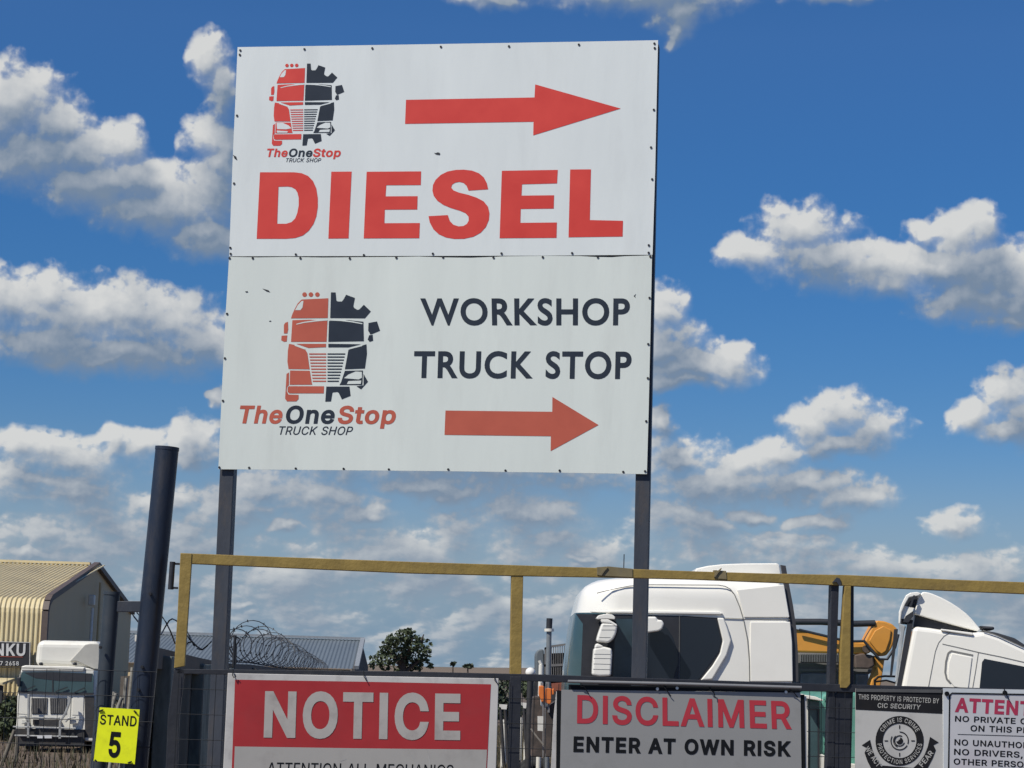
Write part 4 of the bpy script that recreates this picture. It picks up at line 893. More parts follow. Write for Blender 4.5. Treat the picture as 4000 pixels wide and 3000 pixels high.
for nm, pts, th in (('mirror_arm', ((448, 515), (466, 494), (520, 484), (572, 490), (592, 508), (590, 526), (520, 522), (452, 526)), .25), ('mirror_arm', ((478, 524), (540, 524), (608, 566), (606, 585), (560, 560), (488, 552)), .2),
                    ('upper_mirror', ((490, 552), (575, 556), (610, 578), (598, 640), (575, 682), (540, 708), (446, 696), (456, 650)), .2), ('lower_mirror', ((428, 745), (500, 732), (566, 748), (570, 800), (560, 958), (470, 962), (414, 952), (420, 840)), .22),
                    ('mirror_arm', ((444, 708), (470, 712), (508, 735), (470, 748), (432, 748)), .15), ('front_mirror', ((800, 505), (905, 505), (915, 530), (948, 530), (966, 560), (950, 600), (925, 616), (838, 629), (800, 620)), .2)):
    mb = MB(); PM.plate(mb, k('D', *pts), 0, th, bev=.022, seg=3); o = mb.build(nm, M_WHITE, tr)
    if nm in ('upper_mirror', 'lower_mirror'):
        mb = MB()
        rows = ((500, 574, 592, 574), (486, 606, 590, 606), (470, 662, 556, 664)) if nm[0] == 'u' else ((432, 790, 556, 792), (428, 822, 556, 824), (426, 864, 555, 868), (424, 905, 552, 908))
        for a in rows: PM.line(mb, k('D', a[:2], a[2:]), 1.6, .002, .004)
        mb.each('louvre', M_GAP, o)
        mb = MB(); x, y = ((545, 705) if nm[0] == 'u' else (560, 800)); PM.off(-.06).plate(mb, [(q[0] + 5, q[1] + 2) for q in k('D', *pts)], 0, .1, bev=.02); mb.build('mirror_shade_edge', M_TRIM, o)  # dark copy shifted sideways, painting the shade along the mirror's edge
xl = fr[-1][0]; xr_ = rear[-1][0]
mb = MB(); mb.prism([(xl - .03, Y1 + .02, z) for z in ()] or [(xl - .05, Y1 + .03, .42), (xl + .9, Y1 + .03, .42), (xl + .9, Y1 + .03, .95), (xl - .05, Y1 + .03, .95)], (0, 2.36, 0), bev=.08, seg=3); mb.each('bumper', M_WHITE, tr)
mb = MB()
for y in (Y1 + .75, Y1 + 1.6): mb.box((xl + .6, y, .62), (xl + 6.0, y + .09, .88))
mb.box((xl + 3.4, Y1 + .5, .9), (xl + 4.6, Y1 + 1.9, 1.06), bev=.05); mb.build('chassis', M_CHASSIS, tr)
for x in (xl + 1.35, xl + 4.4):
    for y in (Y1 + .17, Y1 + 2.25): wheel(tr, (x, y, .51), .51, .31)
mb = MB(); mb.box((xl + 1.95, Y1 + .12, .5), (xl + 3.1, Y1 + .7, .95), bev=.06); mb.build('fuel_tank', M_RIM, tr)

# --- right-hand white truck, its cab tipped forward, facing right
Y2 = 24.0; PT2 = Plane(3520, Y2, 4100, Y2 - .24, 2500); cen = PT2.P((3760, 2640))
t2 = thing('tilted_truck', 'white truck facing right with its cab tipped forward and a roof air deflector', 'truck', (cen.x, Y2 + 1.2, 0))
mb = MB(); PT2.plate(mb, k('E', (1110, 578), (1240, 592), (1400, 618), (1560, 630), (1640, 618), (1760, 655), (1952, 745), (2080, 815), (2190, 940), (2250, 1120), (2265, 1500), (2230, 1760), (960, 1760), (990, 1200), (1020, 1035)), 0, 2.4, bev=.05, seg=3); b2 = mb.build('cab_body', M_WHITE, t2)
mb = MB(); PT2.off(-.12).plate(mb, k('E', (1180, 316), (1215, 318), (1260, 332), (1330, 362), (1400, 400), (1460, 440), (1515, 482), (1560, 528), (1595, 570), (1622, 602), (1600, 618), (1400, 566), (1132, 492), (1112, 486), (1125, 440), (1150, 345)), 0, 2.1, bev=.07, seg=4); mb.build('roof_deflector', M_WHITE, t2)
mb = MB(); PT2.off(-.2).plate(mb, k('E', (1125, 492), (1400, 566), (1600, 618), (1575, 636), (1400, 612), (1110, 578)), 0, 1.9); mb.build('deflector_gap_shade', M_TRIM, t2)  # dark filler standing in for the shadowed wedge under the deflector
mb = MB(); PT2.plate(mb, k('E', (1315, 598), (1560, 628), (1568, 644), (1556, 648), (1318, 612)), .02, .05, bev=.008); mb.build('rain_gutter', M_WHITE, b2)
mb = MB(); PT2.off(-.06).plate(mb, k('E', (1052, 342), (1085, 322), (1140, 316), (1168, 328), (1150, 345), (1076, 358), (1046, 410), (1020, 470), (1008, 560), (996, 560), (998, 470), (1022, 400)), 0, .1, bev=.01)
PT2.off(-.1).plate(mb, k('E', (1024, 420), (1120, 440), (1108, 530), (1012, 520)), 0, .03); mb.build('deflector_back', M_WHITE, t2)
mb = MB(); PT2.off(-.03).plate(mb, k('E', (1076, 430), (1110, 340), (1122, 344), (1090, 436)), 0, .03); PT2.off(-.04).plate(mb, k('E', (1050, 500), (1110, 460), (1108, 500), (1070, 550), (1030, 545)), 0, .05)
PT2.off(-.2).plate(mb, k('E', (1060, 360), (1150, 346), (1112, 486), (1100, 570), (1010, 560), (1024, 440)), 0, .05)
mb.each('deflector_strut', M_TRIM, t2)
mb = MB(); PT2.off(-.05).plate(mb, k('E', (1064, 556), (1104, 560), (1028, 1036), (940, 1700), (900, 1700), (984, 1036)), 0, .12); PT2.off(-.5).plate(mb, k('E', (962, 600), (992, 600), (946, 960), (930, 960)), 0, .08); mb.each('exhaust_stack', M_TRIM, t2)
mb = MB(); PT2.off(-.3).plate(mb, k('E', (996, 552), (1052, 580), (1040, 620), (984, 1000), (968, 1000), (1008, 620)), 0, .1, bev=.01); mb.build('snorkel', mat('grey_plastic', (.35, .38, .41), .5), t2)
mb = MB()
PT2.line(mb, k('E', (1392, 622), (1340, 655), (1300, 705), (1275, 770), (1250, 900), (1222, 1045)), 2.6, .003, .01)
PT2.line(mb, k('E', (1330, 713), (1460, 742), (1602, 776), (1780, 812), (1952, 852), (2080, 890)), 3.0, .0036, .01); PT2.line(mb, k('E', (1604, 776), (1585, 900), (1560, 1045)), 2.4, .0044, .01)
PT2.line(mb, k('E', (1562, 800), (1395, 766), (1372, 785), (1356, 850), (1350, 930), (1362, 980), (1392, 1012)), 6.5, .0052, .01); PT2.line(mb, k('E', (1640, 610), (1760, 655), (1952, 742)), 3.5, .006, .02)
mb.build('panel_gap', M_GAP, b2)
mb = MB(); PT2.plate(mb, k('E', (1402, 785), (1556, 815), (1525, 1060), (1420, 1040), (1376, 985), (1372, 930), (1380, 850)), .012, .02, bev=.006); mb.build('locker_door', M_WHITE, b2)
mb = MB(); PT2.plate(mb, k('E', (1650, 826), (1800, 855), (1952, 886), (2090, 925), (2120, 1080), (2100, 1200), (1590, 1200), (1612, 1055), (1632, 850)), .006, .01, bev=.003); mb.build('side_window', M_GLASS, b2)
mb = MB(); PT2.off(-.5).plate(mb, k('E', (1612, 574), (1726, 582), (1728, 606), (1650, 606)), 0, .5, bev=.02); PT2.off(-.3).plate(mb, k('E', (1640, 608), (1740, 626), (1880, 668), (1960, 720), (1950, 742), (1760, 655)), 0, 1.8, bev=.02); mb.build('sun_visor', M_TRIM, t2)
mb = MB(); PT2.off(-.25).plate(mb, k('E', (2096, 822), (2200, 935), (2262, 1120), (2268, 1150), (2240, 1150), (2180, 960), (2085, 835)), .0, 1.9); mb.build('windscreen', M_TEAL, b2)
u2 = PT2.u; m2 = -PT2.n; pa2 = PT2.P(k('E', (1000, 1100))); pb2 = PT2.P(k('E', (2250, 1100))); pa2.z = pb2.z = 0
for s_ in (.75, 1.6):
    mb = MB(); mb.bar(pa2 - u2 * 3.4 + m2 * s_ + Vector((0, 0, .76)), pb2 - u2 * .1 + m2 * s_ + Vector((0, 0, .76)), .09, .28); mb.build('chassis_rail', M_CHASSIS, t2)
for q in (pb2 - u2 * 1.2, pa2 - u2 * 1.6):
    for s_ in (.17, 2.25): wheel(t2, q + m2 * s_ + Vector((0, 0, .51)), .51, .31, u2)
mb = MB(); q = pb2 - u2 * .25 + Vector((0, 0, .71)); mb.bar(q + m2 * .02, q + m2 * 2.38, .56, .58, bev=.07); mb.each('bumper', M_WHITE, t2)

# --- orange excavator between the trucks
Y3 = 29.0; PX = Plane(3000, Y3, 3600, Y3, 2500); cen = PX.P((3260, 2640))
ex_ = thing('excavator', 'orange excavator with its boom folded between the two white trucks', 'excavator', (cen.x, Y3 + .6, 0))
mb = MB(); PX.plate(mb, k('E', (60, 575), (236, 602), (490, 660), (610, 690), (700, 698), (745, 700), (790, 750), (786, 775), (752, 792), (660, 788), (490, 782), (240, 776), (60, 770)), 0, .45, bev=.025); mb.build('boom', M_ORANGE, ex_)
mb = MB(); PX.off(.05).plate(mb, k('E', (738, 695), (760, 648), (806, 560), (830, 534), (890, 540), (950, 562), (988, 600), (975, 660), (942, 750), (905, 800), (868, 808), (820, 778)), 0, .36, bev=.02); bk = mb.build('stick', M_ORANGE, ex_)
mb = MB(); PX.off(.075).plate(mb, k('E', (770, 690), (815, 612), (880, 576), (940, 606), (930, 680), (900, 768), (868, 790), (830, 765)), 0, .02, bev=.012); mb.build('stick_plate', M_ORANGE, bk)
mb = MB(); PX.off(-.05).plate(mb, k('E', (806, 800), (850, 825), (890, 830), (880, 900), (868, 980), (850, 1080), (770, 1080), (790, 990), (824, 900)), 0, .3, bev=.015); mb.build('dipper', M_ORANGE, ex_)
mb = MB(); PX.off(.02).plate(mb, k('E', (660, 796), (720, 784), (800, 800), (812, 880), (770, 905), (664, 900)), 0, .3, bev=.02); mb.tube([PX.P(k('E', (744, 752)), .06), PX.P(k('E', (744, 752)), -.5)], .05, 16); mb.each('bucket_linkage', mat('rusty_brown', (.10, .07, .055), .7, var=.3), ex_)
mb = MB(); mb.tube([PX.P(k('E', q), .03) for q in ((60, 545), (400, 545), (660, 560), (812, 556))], .045, 10); mb.tube([PX.P(k('E', q), .09) for q in ((722, 690), (780, 760), (840, 830), (900, 830), (960, 740), (985, 640))], .018, 8)
mb.tube([PX.P(k('E', q), .06) for q in ((232, 606), (420, 650), (600, 695), (735, 692))], .02, 6); mb.each('hydraulic_line', M_TRIM, ex_)
PXB = PX.off(-.7)
mb = MB(); PXB.plate(mb, k('E', (100, 770), (600, 776), (820, 860), (822, 925), (760, 945), (760, 1300), (100, 1300)), 0, 2.0, bev=.04); eb = mb.build('engine_body', M_GREYM, ex_)
mb = MB()
for i in range(30): x = 246 + i * 13; PXB.plate(mb, k('E', (x, 786), (x + 5, 786), (x + 5, 850), (x, 850)), .02, .03)
mb.build('radiator_grille', mat('grille_grey', (.16, .17, .19), .5), eb)
mb = MB(); PXB.plate(mb, k('E', (100, 856), (810, 860), (810, 872), (100, 870)), .03, .06); PXB.plate(mb, k('E', (100, 900), (822, 906), (822, 926), (100, 920)), .04, .08); mb.each('ledge', M_GREYM, eb)
mb = MB(); PXB.plate(mb, k('E', (246, 940), (330, 936), (490, 940), (490, 1040), (240, 1040)), .05, .1, bev=.02); PXB.plate(mb, k('E', (668, 942), (764, 945), (764, 1050), (668, 1050)), .05, .1, bev=.02); mb.each('counterweight', mat('worn_concrete_grey', (.23, .23, .23), .7, var=.25, scale=5), ex_)
mb = MB(); mb.tube([PX.P(k('E', q), .4) for q in ((776, 990), (800, 965), (850, 958), (960, 962), (1010, 958))], .016, 6); mb.tube([PX.P(k('E', q), .42) for q in ((780, 1000), (860, 990), (930, 1010), (940, 1040))], .014, 6); mb.tube([PX.P(k('E', q), .4) for q in ((775, 985), (776, 1045))], .016, 6); mb.each('hose', M_BLACK, ex_)
cx = PX.P(k('E', (450, 1200))).x
for y in (Y3 + .4, Y3 + 2.6):
    mb = MB(); n = 20; pts = []
    for sgnx, a0 in ((1, -90), (-1, 90)):
        for i in range(n // 2 + 1): a = R_(a0 + 180 * i / (n / 2)); pts.append((cx + sgnx * 1.5 + .45 * math.cos(a), y, .45 + .45 * math.sin(a)))
    mb.prism(pts, (0, .6, 0), bev=.02); mb.build('crawler_track', M_CHASSIS, ex_)
mb = MB(); mb.tube([(cx, Y3 + 1.8, .6), (cx, Y3 + 1.8, 1.2)], .7, 20); mb.build('turntable', M_CHASSIS, ex_)

# --- green truck glimpsed low beside the meeting stiles
Y4 = 27.0; PV = Plane(3000, Y4, 3500, Y4, 2800); cen = PV.P((3200, 2900))
M_GREEN = mat('faded_green_paint', (.105, .30, .235), .45, var=.12, scale=3, dirt=(.06, .17, .14), dirt_amt=.5, dirt_scale=2.5, coat=.3)
gv = thing('green_truck', 'faded green truck cab with white visor glimpsed between the disclaimer board and the stiles', 'truck', (cen.x, Y4 + 1.1, 0))
mb = MB(); PV.plate(mb, k('O', (400, 520), (640, 560), (700, 440), (1000, 420), (1600, 440), (1640, 2600), (300, 2600), (380, 1400)), -.02, 2.2, bev=.05, seg=3); gb = mb.build('cab_body', M_GREEN, gv)
mb = MB(); PV.plate(mb, k('O', (296, 452), (350, 470), (520, 498), (640, 552), (630, 572), (500, 552), (300, 520)), .25, .3, bev=.02); mb.build('sun_visor', M_WHITE2, gv)
mb = MB(); PV.plate(mb, k('O', (436, 570), (622, 590), (622, 1420), (618, 2000), (420, 2000), (430, 1000)), .0, .03); sw = mb.build('side_window', M_TEAL, gb)
mb = MB(); PV.plate(mb, k('O', (596, 700), (626, 700), (626, 1660), (596, 1660)), .02, .03); PV.plate(mb, k('O', (436, 700), (596, 700), (596, 716), (436, 716)), .018, .03); mb.build('window_frame', M_TRIM, gb)
mb = MB(); PV.plate(mb, k('O', (398, 520), (430, 525), (436, 1000), (430, 2000), (400, 2000)), .03, .04); mb.build('door_pillar', M_WHITE2, gb)
mb = MB(); PV.plate(mb, k('O', (730, 500), (830, 490), (830, 532), (755, 545)), .03, .05); mb.build('hinge', M_TRIM, gb)
mb = MB(); PV.plate(mb, k('O', (630, 1430), (660, 1432), (760, 1480), (900, 1560), (1500, 1620), (1500, 2500), (630, 2500)), .06, .08, bev=.02); mb.build('white_skirt', M_WHITE2, gv)
mb = MB()
for a in (((690, 1090), (760, 1110), (840, 1160)), ((680, 1235), (780, 1270), (850, 1290)), ((660, 1380), (720, 1400), (830, 1420)), ((700, 540), (760, 600), (820, 680))): PV.line(mb, k('O', *a), 3, .002, .01)
mb.each('crease', mat('dark_green_crease', (.05, .16, .13), .6), gb)
xa, xb = PV.P(k('O', (300, 2400))).x, PV.P(k('O', (1640, 2400))).x
for x in (xa + .5, xb + .6):
    for y in (Y4 + .2, Y4 + 1.9): wheel(gv, (x, y, .45), .45, .28)

# --- stake-sided lorry behind the cab, and its aerial
Y5 = 45.0; PK = Plane(2000, Y5, 2400, Y5, 2600); cen = PK.P((2150, 2600))
sk = thing('stake_lorry', 'grey lorry with a slatted load bed just left of the large white cab', 'truck', (cen.x, Y5 + 1, 0))
M_SG = mat('lorry_grey', (.13, .15, .16), .5, var=.15, scale=3)
mb = MB(); PK.plate(mb, k('C', (1168, 830), (1168, 620), (1172, 590), (1190, 565), (1215, 558), (1242, 562), (1250, 830)), 0, 2.0, bev=.06, seg=3); mb.build('cab_body', M_SG, sk)
mb = MB(); PK.plate(mb, k('C', (1248, 545), (1300, 525), (1485, 500), (1485, 518), (1300, 545), (1248, 565)), .02, .08); PK.plate(mb, k('C', (1248, 545), (1265, 540), (1265, 790), (1248, 790)), .02, .08); PK.plate(mb, k('C', (1248, 700), (1490, 690), (1490, 712), (1248, 722)), .02, .08)
for i in range(15): x = 1310 + i * 20; PK.plate(mb, k('C', (x, 530), (x + 7, 529), (x + 7, 800), (x, 800)), .01, .05)
mb.build('stake_side', M_GREYM, sk)
mb = MB(); PK.off(-.1).plate(mb, k('C', (1250, 600), (1500, 590), (1500, 900), (1250, 900)), 0, 2.0); mb.build('load', mat('dim_load', (.035, .04, .05), .7, var=.2), sk)
mb = MB(); PK.plate(mb, k('C', (1160, 800), (1500, 800), (1500, 1150), (1160, 1150)), -.1, 2.0); mb.build('chassis', M_CHASSIS, sk)
xa = PK.P(k('C', (1200, 900))).x
for x in (xa, xa + 3.0):
    for y in (Y5 + .2, Y5 + 1.9): wheel(sk, (x, y, .45), .45, .28)
ae = thing('radio_mast', 'slim pole with a pale collar standing before the grey stake lorry', 'mast', (PK.P(k('C', (1285, 800)), .8).x, Y5 - .8, 0))
mb = MB(); p = PK.P(k('C', (1285, 800)), .8); mb.tube([(p.x, p.y, 0), PK.P(k('C', (1284, 400)), .8)], .055, 10); mb.build('pole', mat('galvanised', (.22, .24, .25), .45, metal=.3), ae)
mb = MB(); mb.tube([PK.P(k('C', (1284, 402)), .8), PK.P(k('C', (1284, 376)), .8)], .10, 12); mb.build('collar', M_WHITE2, ae)
mb = MB(); mb.tube([PK.P(k('C', (1284, 376)), .8), PK.P(k('C', (1288, 282)), .8)], .065, 10); mb.build('antenna', M_TRIM, ae)
dm = thing('white_dome', 'small white dome showing just over the dark gate rail beside the yellow upright', 'dome', (at(2072, 2627, 40).x, 40, 0))
mb = MB(); c = at(2072, 2627, 40); n = 14; M_R = .095
mb.loft([[(c.x + M_R * math.cos(t) * math.cos(a), 40 + M_R * math.cos(t) * math.sin(a), c.z + M_R * math.sin(t)) for a in [2 * math.pi * i / n for i in range(n)]] for t in [R_(-60 + 15 * j) for j in range(10)] + [R_(89)]]); mb.build('shell', M_WHITE, dm)
mb = MB(); mb.tube([(c.x, 40, 0), (c.x, 40, c.z - .12)], .06, 10); mb.build('stem', M_CHASSIS, dm)
bl = thing('marker_post', 'thin white marker post in front of the grey stake lorry', 'post', (at(2114, 2600, 38).x, 38, 0))
mb = MB(); c = at(2114, 2597, 38); mb.tube([(c.x, 38, 0), (c.x, 38, c.z)], .045, 10); mb.build('shaft', M_WHITE2, bl)
mb = MB(); c2 = at(2106, 2580, 38); mb.tube([(c.x, 38, c.z), (c2.x, 38, c2.z)], .03, 8); mb.build('knob', M_WHITE2, bl)

# --- crane machine seen in the slit between the boards
Y6 = 36.0; PO = Plane(1950, Y6, 2300, Y6, 2800)
om = thing('crane_machine', 'brown machine with upright orange hydraulic cylinders in the slit left of the disclaimer board', 'machine', (PO.P((2130, 2800)).x, Y6, 0))
M_OC = mat('cylinder_orange', (.70, .19, .04), .45, var=.1, scale=5)
for pts in (((756, 480), (785, 468), (830, 480), (832, 690), (800, 720), (752, 600)), ((852, 520), (870, 505), (936, 515), (934, 720), (905, 745), (856, 720)), ((946, 520), (975, 512), (978, 600), (950, 610))):
    mb = MB(); PO.plate(mb, k('N', *pts), 0, .25, bev=.04, seg=3); mb.build('cylinder', M_OC, om)
mb = MB(); PO.off(-.3).plate(mb, k('N', (940, 440), (1090, 430), (1200, 430), (1200, 600), (1000, 560), (950, 540)), 0, .3); mb.build('boom_head', mat('rust_red', (.22, .07, .04), .6, var=.3), om)
mb = MB()
for x, y0, y1, wd in ((880, 420, 520, 34), (895, 740, 860, 30), (815, 700, 1500, 16), (845, 560, 1500, 12), (800, 430, 480, 36)): PO.off(-.08).plate(mb, k('N', (x - wd / 2, y0), (x + wd / 2, y0), (x + wd / 2, y1), (x - wd / 2, y1)), 0, .08)
mb.each('rod', mat('pale_steel', (.26, .25, .24), .45, metal=.3), om)
mb = MB(); PO.off(-.35).plate(mb, k('N', (668, 640), (690, 625), (770, 625), (780, 760), (840, 800), (990, 700), (1000, 900), (960, 1000), (930, 1500), (640, 1500), (650, 900)), 0, .8, bev=.03); mb.build('engine_body', mat('umber_machine', (.06, .048, .042), .7, var=.35, scale=6, dirt=(.13, .09, .07), dirt_amt=.6, dirt_scale=6), om)
mb = MB(); PO.plate(mb, k('N', (735, 910), (818, 912), (812, 1125), (736, 1120)), .06, .03); mb.each('number_plate', M_WHITE2, om)
mb = MB(); PO.line(mb, k('N', (640, 1090), (720, 1200), (820, 1320)), 6, .1, .05); mb.build('strut', mat('pale_strut', (.22, .20, .17), .6), om)
xc = PO.P((2130, 2900)).x
for dx in (-.7, .7): wheel(om, (xc + dx, Y6 + .5, .42), .42, .3)

# ------------------------------------------------------------------ ground and far land
M_DIRT = mat('bare_earth', (.11, .08, .058), .95, var=.3, scale=.8, dirt=(.20, .16, .11), dirt_amt=.6, dirt_scale=.25, bump=.5, bscale=3)
M_HILL = mat('dry_veld', (.16, .12, .085), .95, var=.2, scale=.01, dirt=(.09, .095, .06), dirt_amt=.6, dirt_scale=.02)
mb = MB(); NX = 60
xs = [(-1 if i < 0 else 1) * 5000 * (abs(i) / 30) ** 3 for i in range(-30, 31)]; ys = [-60 + 5060 * (j / 44) ** 3 for j in range(45)]
gr = [[mb.bm.verts.new((x, y, (.12 * math.sin(x * .21 + y * .13) * math.sin(y * .17) if y > 30 else 0))) for x in xs] for y in ys]
for a, b in zip(gr, gr[1:]):
    for i in range(len(xs) - 1): mb.bm.faces.new((a[i], a[i + 1], b[i + 1], b[i]))
o = mb.build('ground', M_DIRT); o['kind'] = 'structure'
mb = MB(); top = []; n = 70
for i in range(n + 1):
    x = -900 + 1800 * i / n; top.append((x, 1200, 4.6 + 1.2 * math.sin(x * .009 + 1) + .5 * math.sin(x * .037)))
for j, (dy, kz) in enumerate(((0, 0), (120, .75), (300, 1.0), (700, .9), (1500, 0))):
    row = [mb.bm.verts.new((x, y + dy, z * kz - (.2 if kz == 0 else 0))) for x, y, z in top]
    if j:
        for i in range(n): mb.bm.faces.new((prev[i], prev[i + 1], row[i + 1], row[i])).smooth = True
    prev = row
o = mb.build('hills', M_HILL); o['kind'] = 'structure'

# ------------------------------------------------------------------ beige shed on the left
M_BEIGE = mat('beige_sheeting', (.62, .525, .315), .5, var=.05, scale=1, dirt=(.33, .26, .14), dirt_amt=.35, dirt_scale=.6)
M_GABLE = mat('taupe_sheeting', (.60, .46, .26), .6, var=.06, scale=1)
M_FLASH = mat('brown_flashing', (.10, .075, .065), .6)
DN, DF = 75.0, 97.5
pn_ = at(*k('A', (322, 430)), DN); pf_ = at(*k('A', (945, 540)), DF); pa_p = at(*k('A', (690, 200)), 86.0)
xn, xf_, ze, zr = pn_.x, pf_.x, pn_.z, pa_p.z; xm = pa_p.x
shed = thing('beige_shed', 'beige corrugated shed with a taupe gable end and rounded eaves at the left edge', 'shed', (xn - 8, 86, 0))
LEN = 15.0; pit = .17; wv_ = .026


def cross(x):
    """near wall, bullnose and near roof slope at distance x along the shed, with the corrugation profile"""
    ph = (x / pit) % 1.0; o = wv_ * (1 if .12 < ph < .5 else -1 if .62 < ph < 1.0 else 0)
    pts = [(0, z) for z in (0, 2.9, ze - .55)]; sl = (zr - ze) / 10.6
    for i in range(1, 6): a = R_(90 * i / 5 * .93); pts.append((.55 - .55 * math.cos(a), ze - .55 + .55 * math.sin(a)))
    pts += [(10.95, zr)]
    q = []
    for i, (d, z) in enumerate(pts):
        a = pts[max(i - 1, 0)]; b = pts[min(i + 1, len(pts) - 1)]; t = Vector((b[0] - a[0], b[1] - a[1])).normalized()
        q.append((d - t.y * o, z + t.x * o))
    return q


mb = MB(); prev = None; nx = int(LEN / pit * 8)
for i in range(nx + 1):
    x = i * LEN / nx; ro = [mb.bm.verts.new((xn - x, DN + d + x * .0, z)) for d, z in cross(x)]
    if prev:
        for a in range(len(ro) - 1): mb.bm.faces.new((prev[a], ro[a], ro[a + 1], prev[a + 1]))
    prev = ro
mb.build('sheeting', M_BEIGE, shed, recalc=False)
mb = MB(); ym = DN + 10.95
zf = pf_.z
gp = [(xn, DN + .02, 0), (xn, DN + .02, ze - .5), (xn, DN + .2, ze - .2), (xn, DN + .6, ze), (xm, ym, zr), (xf_, DF, zf), (xf_, DF, 0)]
mb.prism(gp, (-.12, .0, 0)); gb_ = mb.build('gable_wall', M_GABLE, shed)
mb = MB(); mb.prism([(xm - .3, ym, zr - .06), (xm - LEN, ym, zr - .02), (xf_ - LEN, DF, zf), (xf_ - .3, DF, zf - .04)], (0, 0, -.05)); mb.build('roof', M_BEIGE, shed)
mb = MB()
for a, b in zip(gp[:6], gp[1:6]): mb.bar(Vector(a) + Vector((.06, 0, .02)), Vector(b) + Vector((.06, 0, .02)), .22, .22)
mb.build('flashing', M_FLASH, shed)
mb = MB(); mb.bar((xm - .2, ym - .05, zr + .06), (xm - LEN, ym - .05, zr + .06), .3, .1); mb.build('ridge_cap', M_BEIGE, shed)
gx = lambda t: xn + (xf_ - xn) * t
mb = MB()
for c, hh in (((655, 505), (655, 740)),): p = at(*k('A', c), 84); q = at(*k('A', hh), 84); mb.tube([(gx(.4) + .3, 84, p.z), (gx(.4) + .3, 84, 0)], .06, 8)
dp = mb.build('flue_pipe', mat('pale_flue', (.75, .75, .72), .5), shed)
mb = MB(); p = at(*k('A', (652, 450)), 84); mb.box((gx(.4) + .16, 83.7, p.z - .22), (gx(.4) + .42, 83.95, p.z + .2), bev=.05); mb.build('wall_light', M_WHITE2, shed)
mb = MB(); p = at(*k('A', (686, 320)), 86); mb.tube([(gx(.5) + .2, 86.4, p.z), (gx(.5) + .2, 86.4, 0)], .05, 8); mb.build('drain_pipe', M_GABLE, shed)
PW_ = Plane(-200, DN - .3, 200, DN - .3, 2550)
sb = thing('shed_signboard', 'black signboard with pale lettering and a phone number on the beige shed wall', 'sign', (PW_.P(k('A', (60, 850))).x, DN - .3, 2.3))
M_SBK = mat('signboard_black', (.02, .02, .024), .5, var=.1); M_STX = mat('signboard_print', (.55, .55, .55), .5)
mb = MB(); PW_.plate(mb, k('A', (-330, 740), (214, 755), (212, 930), (-335, 922)), 0, .08); sp_ = mb.build('board', M_SBK, sb)
mb = MB(); PW_.plate(mb, k('A', (-332, 738), (218, 753), (216, 758), (-332, 743)), .01, .1); PW_.plate(mb, k('A', (213, 753), (218, 753), (216, 932), (211, 932)), .012, .1); mb.build('frame', M_FRAME, sb)
text(sp_, 'NKU', PW_, 'A', (-36, 846), (182, 848), (-36, 766), (186, 768), M_STX, off=26, d=.02)
text(sp_, '7 2658', PW_, 'A', (2, 918), (136, 920), (2, 890), (136, 892), M_STX, off=14, d=.02, track=20)
mb = MB(); PW_.line(mb, k('A', (-20, 856), (165, 860)), 1.6, .02, .005); mb.each('red_rule', M_RED2, sp_)
# lean-to under the shed wall
mb = MB(); mb.prism([PW_.P(k('A', (-400, 1003)), 0), PW_.P(k('A', (108, 1012)), 0), PW_.P(k('A', (96, 1042)), 1.6), PW_.P(k('A', (-400, 1040)), 1.6)], (0, 0, -.08)); lt = mb.build('canopy', M_BEIGE, shed)
mb = MB(); a = PW_.P(k('A', (-400, 1040)), 1.5); b = PW_.P(k('A', (92, 1042)), 1.5); mb.prism([(a.x, a.y, 0), (b.x, b.y, 0), (b.x, b.y, b.z - .1), (a.x, a.y, b.z - .1)], (0, .15, 0)); mb.build('opening_shade', mat('opening_dark', (.03, .032, .034), .8, var=.3), shed)  # near-black sheet standing in for the shade inside the open lean-to

# ------------------------------------------------------------------ old white cabover in front of the shed
YL = 63.0; PLT = Plane(0, YL, 450, YL, 2700); cen = PLT.P((200, 2800))
lt_ = thing('cabover_truck', 'old white cabover truck with bull bar and tall roof fairing parked before the beige shed', 'truck', (cen.x, YL + 1.5, 0))
mb = MB(); PLT.plate(mb, k('M', (262, 462), (300, 452), (1000, 476), (1110, 505), (1120, 800), (1118, 1350), (176, 1300), (196, 1060), (206, 770), (232, 540)), 0, 2.2, bev=.10, seg=3); cb = mb.build('cab_body', M_WHITE2, lt_)
mb = MB(); PLT.off(-.3).plate(mb, k('M', (430, 152), (1180, 166), (1180, 500), (960, 490), (400, 460)), 0, 1.5, bev=.2, seg=4); ff = mb.build('roof_fairing', M_WHITE2, lt_)
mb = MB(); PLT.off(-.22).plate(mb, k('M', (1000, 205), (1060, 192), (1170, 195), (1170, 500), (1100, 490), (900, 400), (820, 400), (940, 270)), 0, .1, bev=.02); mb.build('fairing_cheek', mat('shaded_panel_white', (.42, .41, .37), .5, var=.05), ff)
mb = MB(); PLT.off(.05).plate(mb, k('M', (250, 462), (300, 448), (800, 460), (1000, 470), (985, 520), (600, 515), (250, 515)), 0, .25, bev=.03); mb.build('visor', M_WHITE2, lt_)
mb = MB(); PLT.plate(mb, k('M', (255, 530), (600, 524), (1090, 545), (1105, 600), (1100, 775), (640, 768), (215, 745), (222, 700)), .03, .05); ws = mb.build('windscreen', M_TEAL, cb)
mb = MB(); PLT.plate(mb, k('M', (618, 528), (632, 528), (632, 765), (618, 765)), .04, .02); PLT.plate(mb, k('M', (290, 535), (600, 528), (1085, 548), (1080, 640), (700, 632), (420, 600)), .036, .01); mb.each('divider_and_dark_top', M_TRIM, ws)  # divider, plus a dark top painted so the teal below reads as reflection
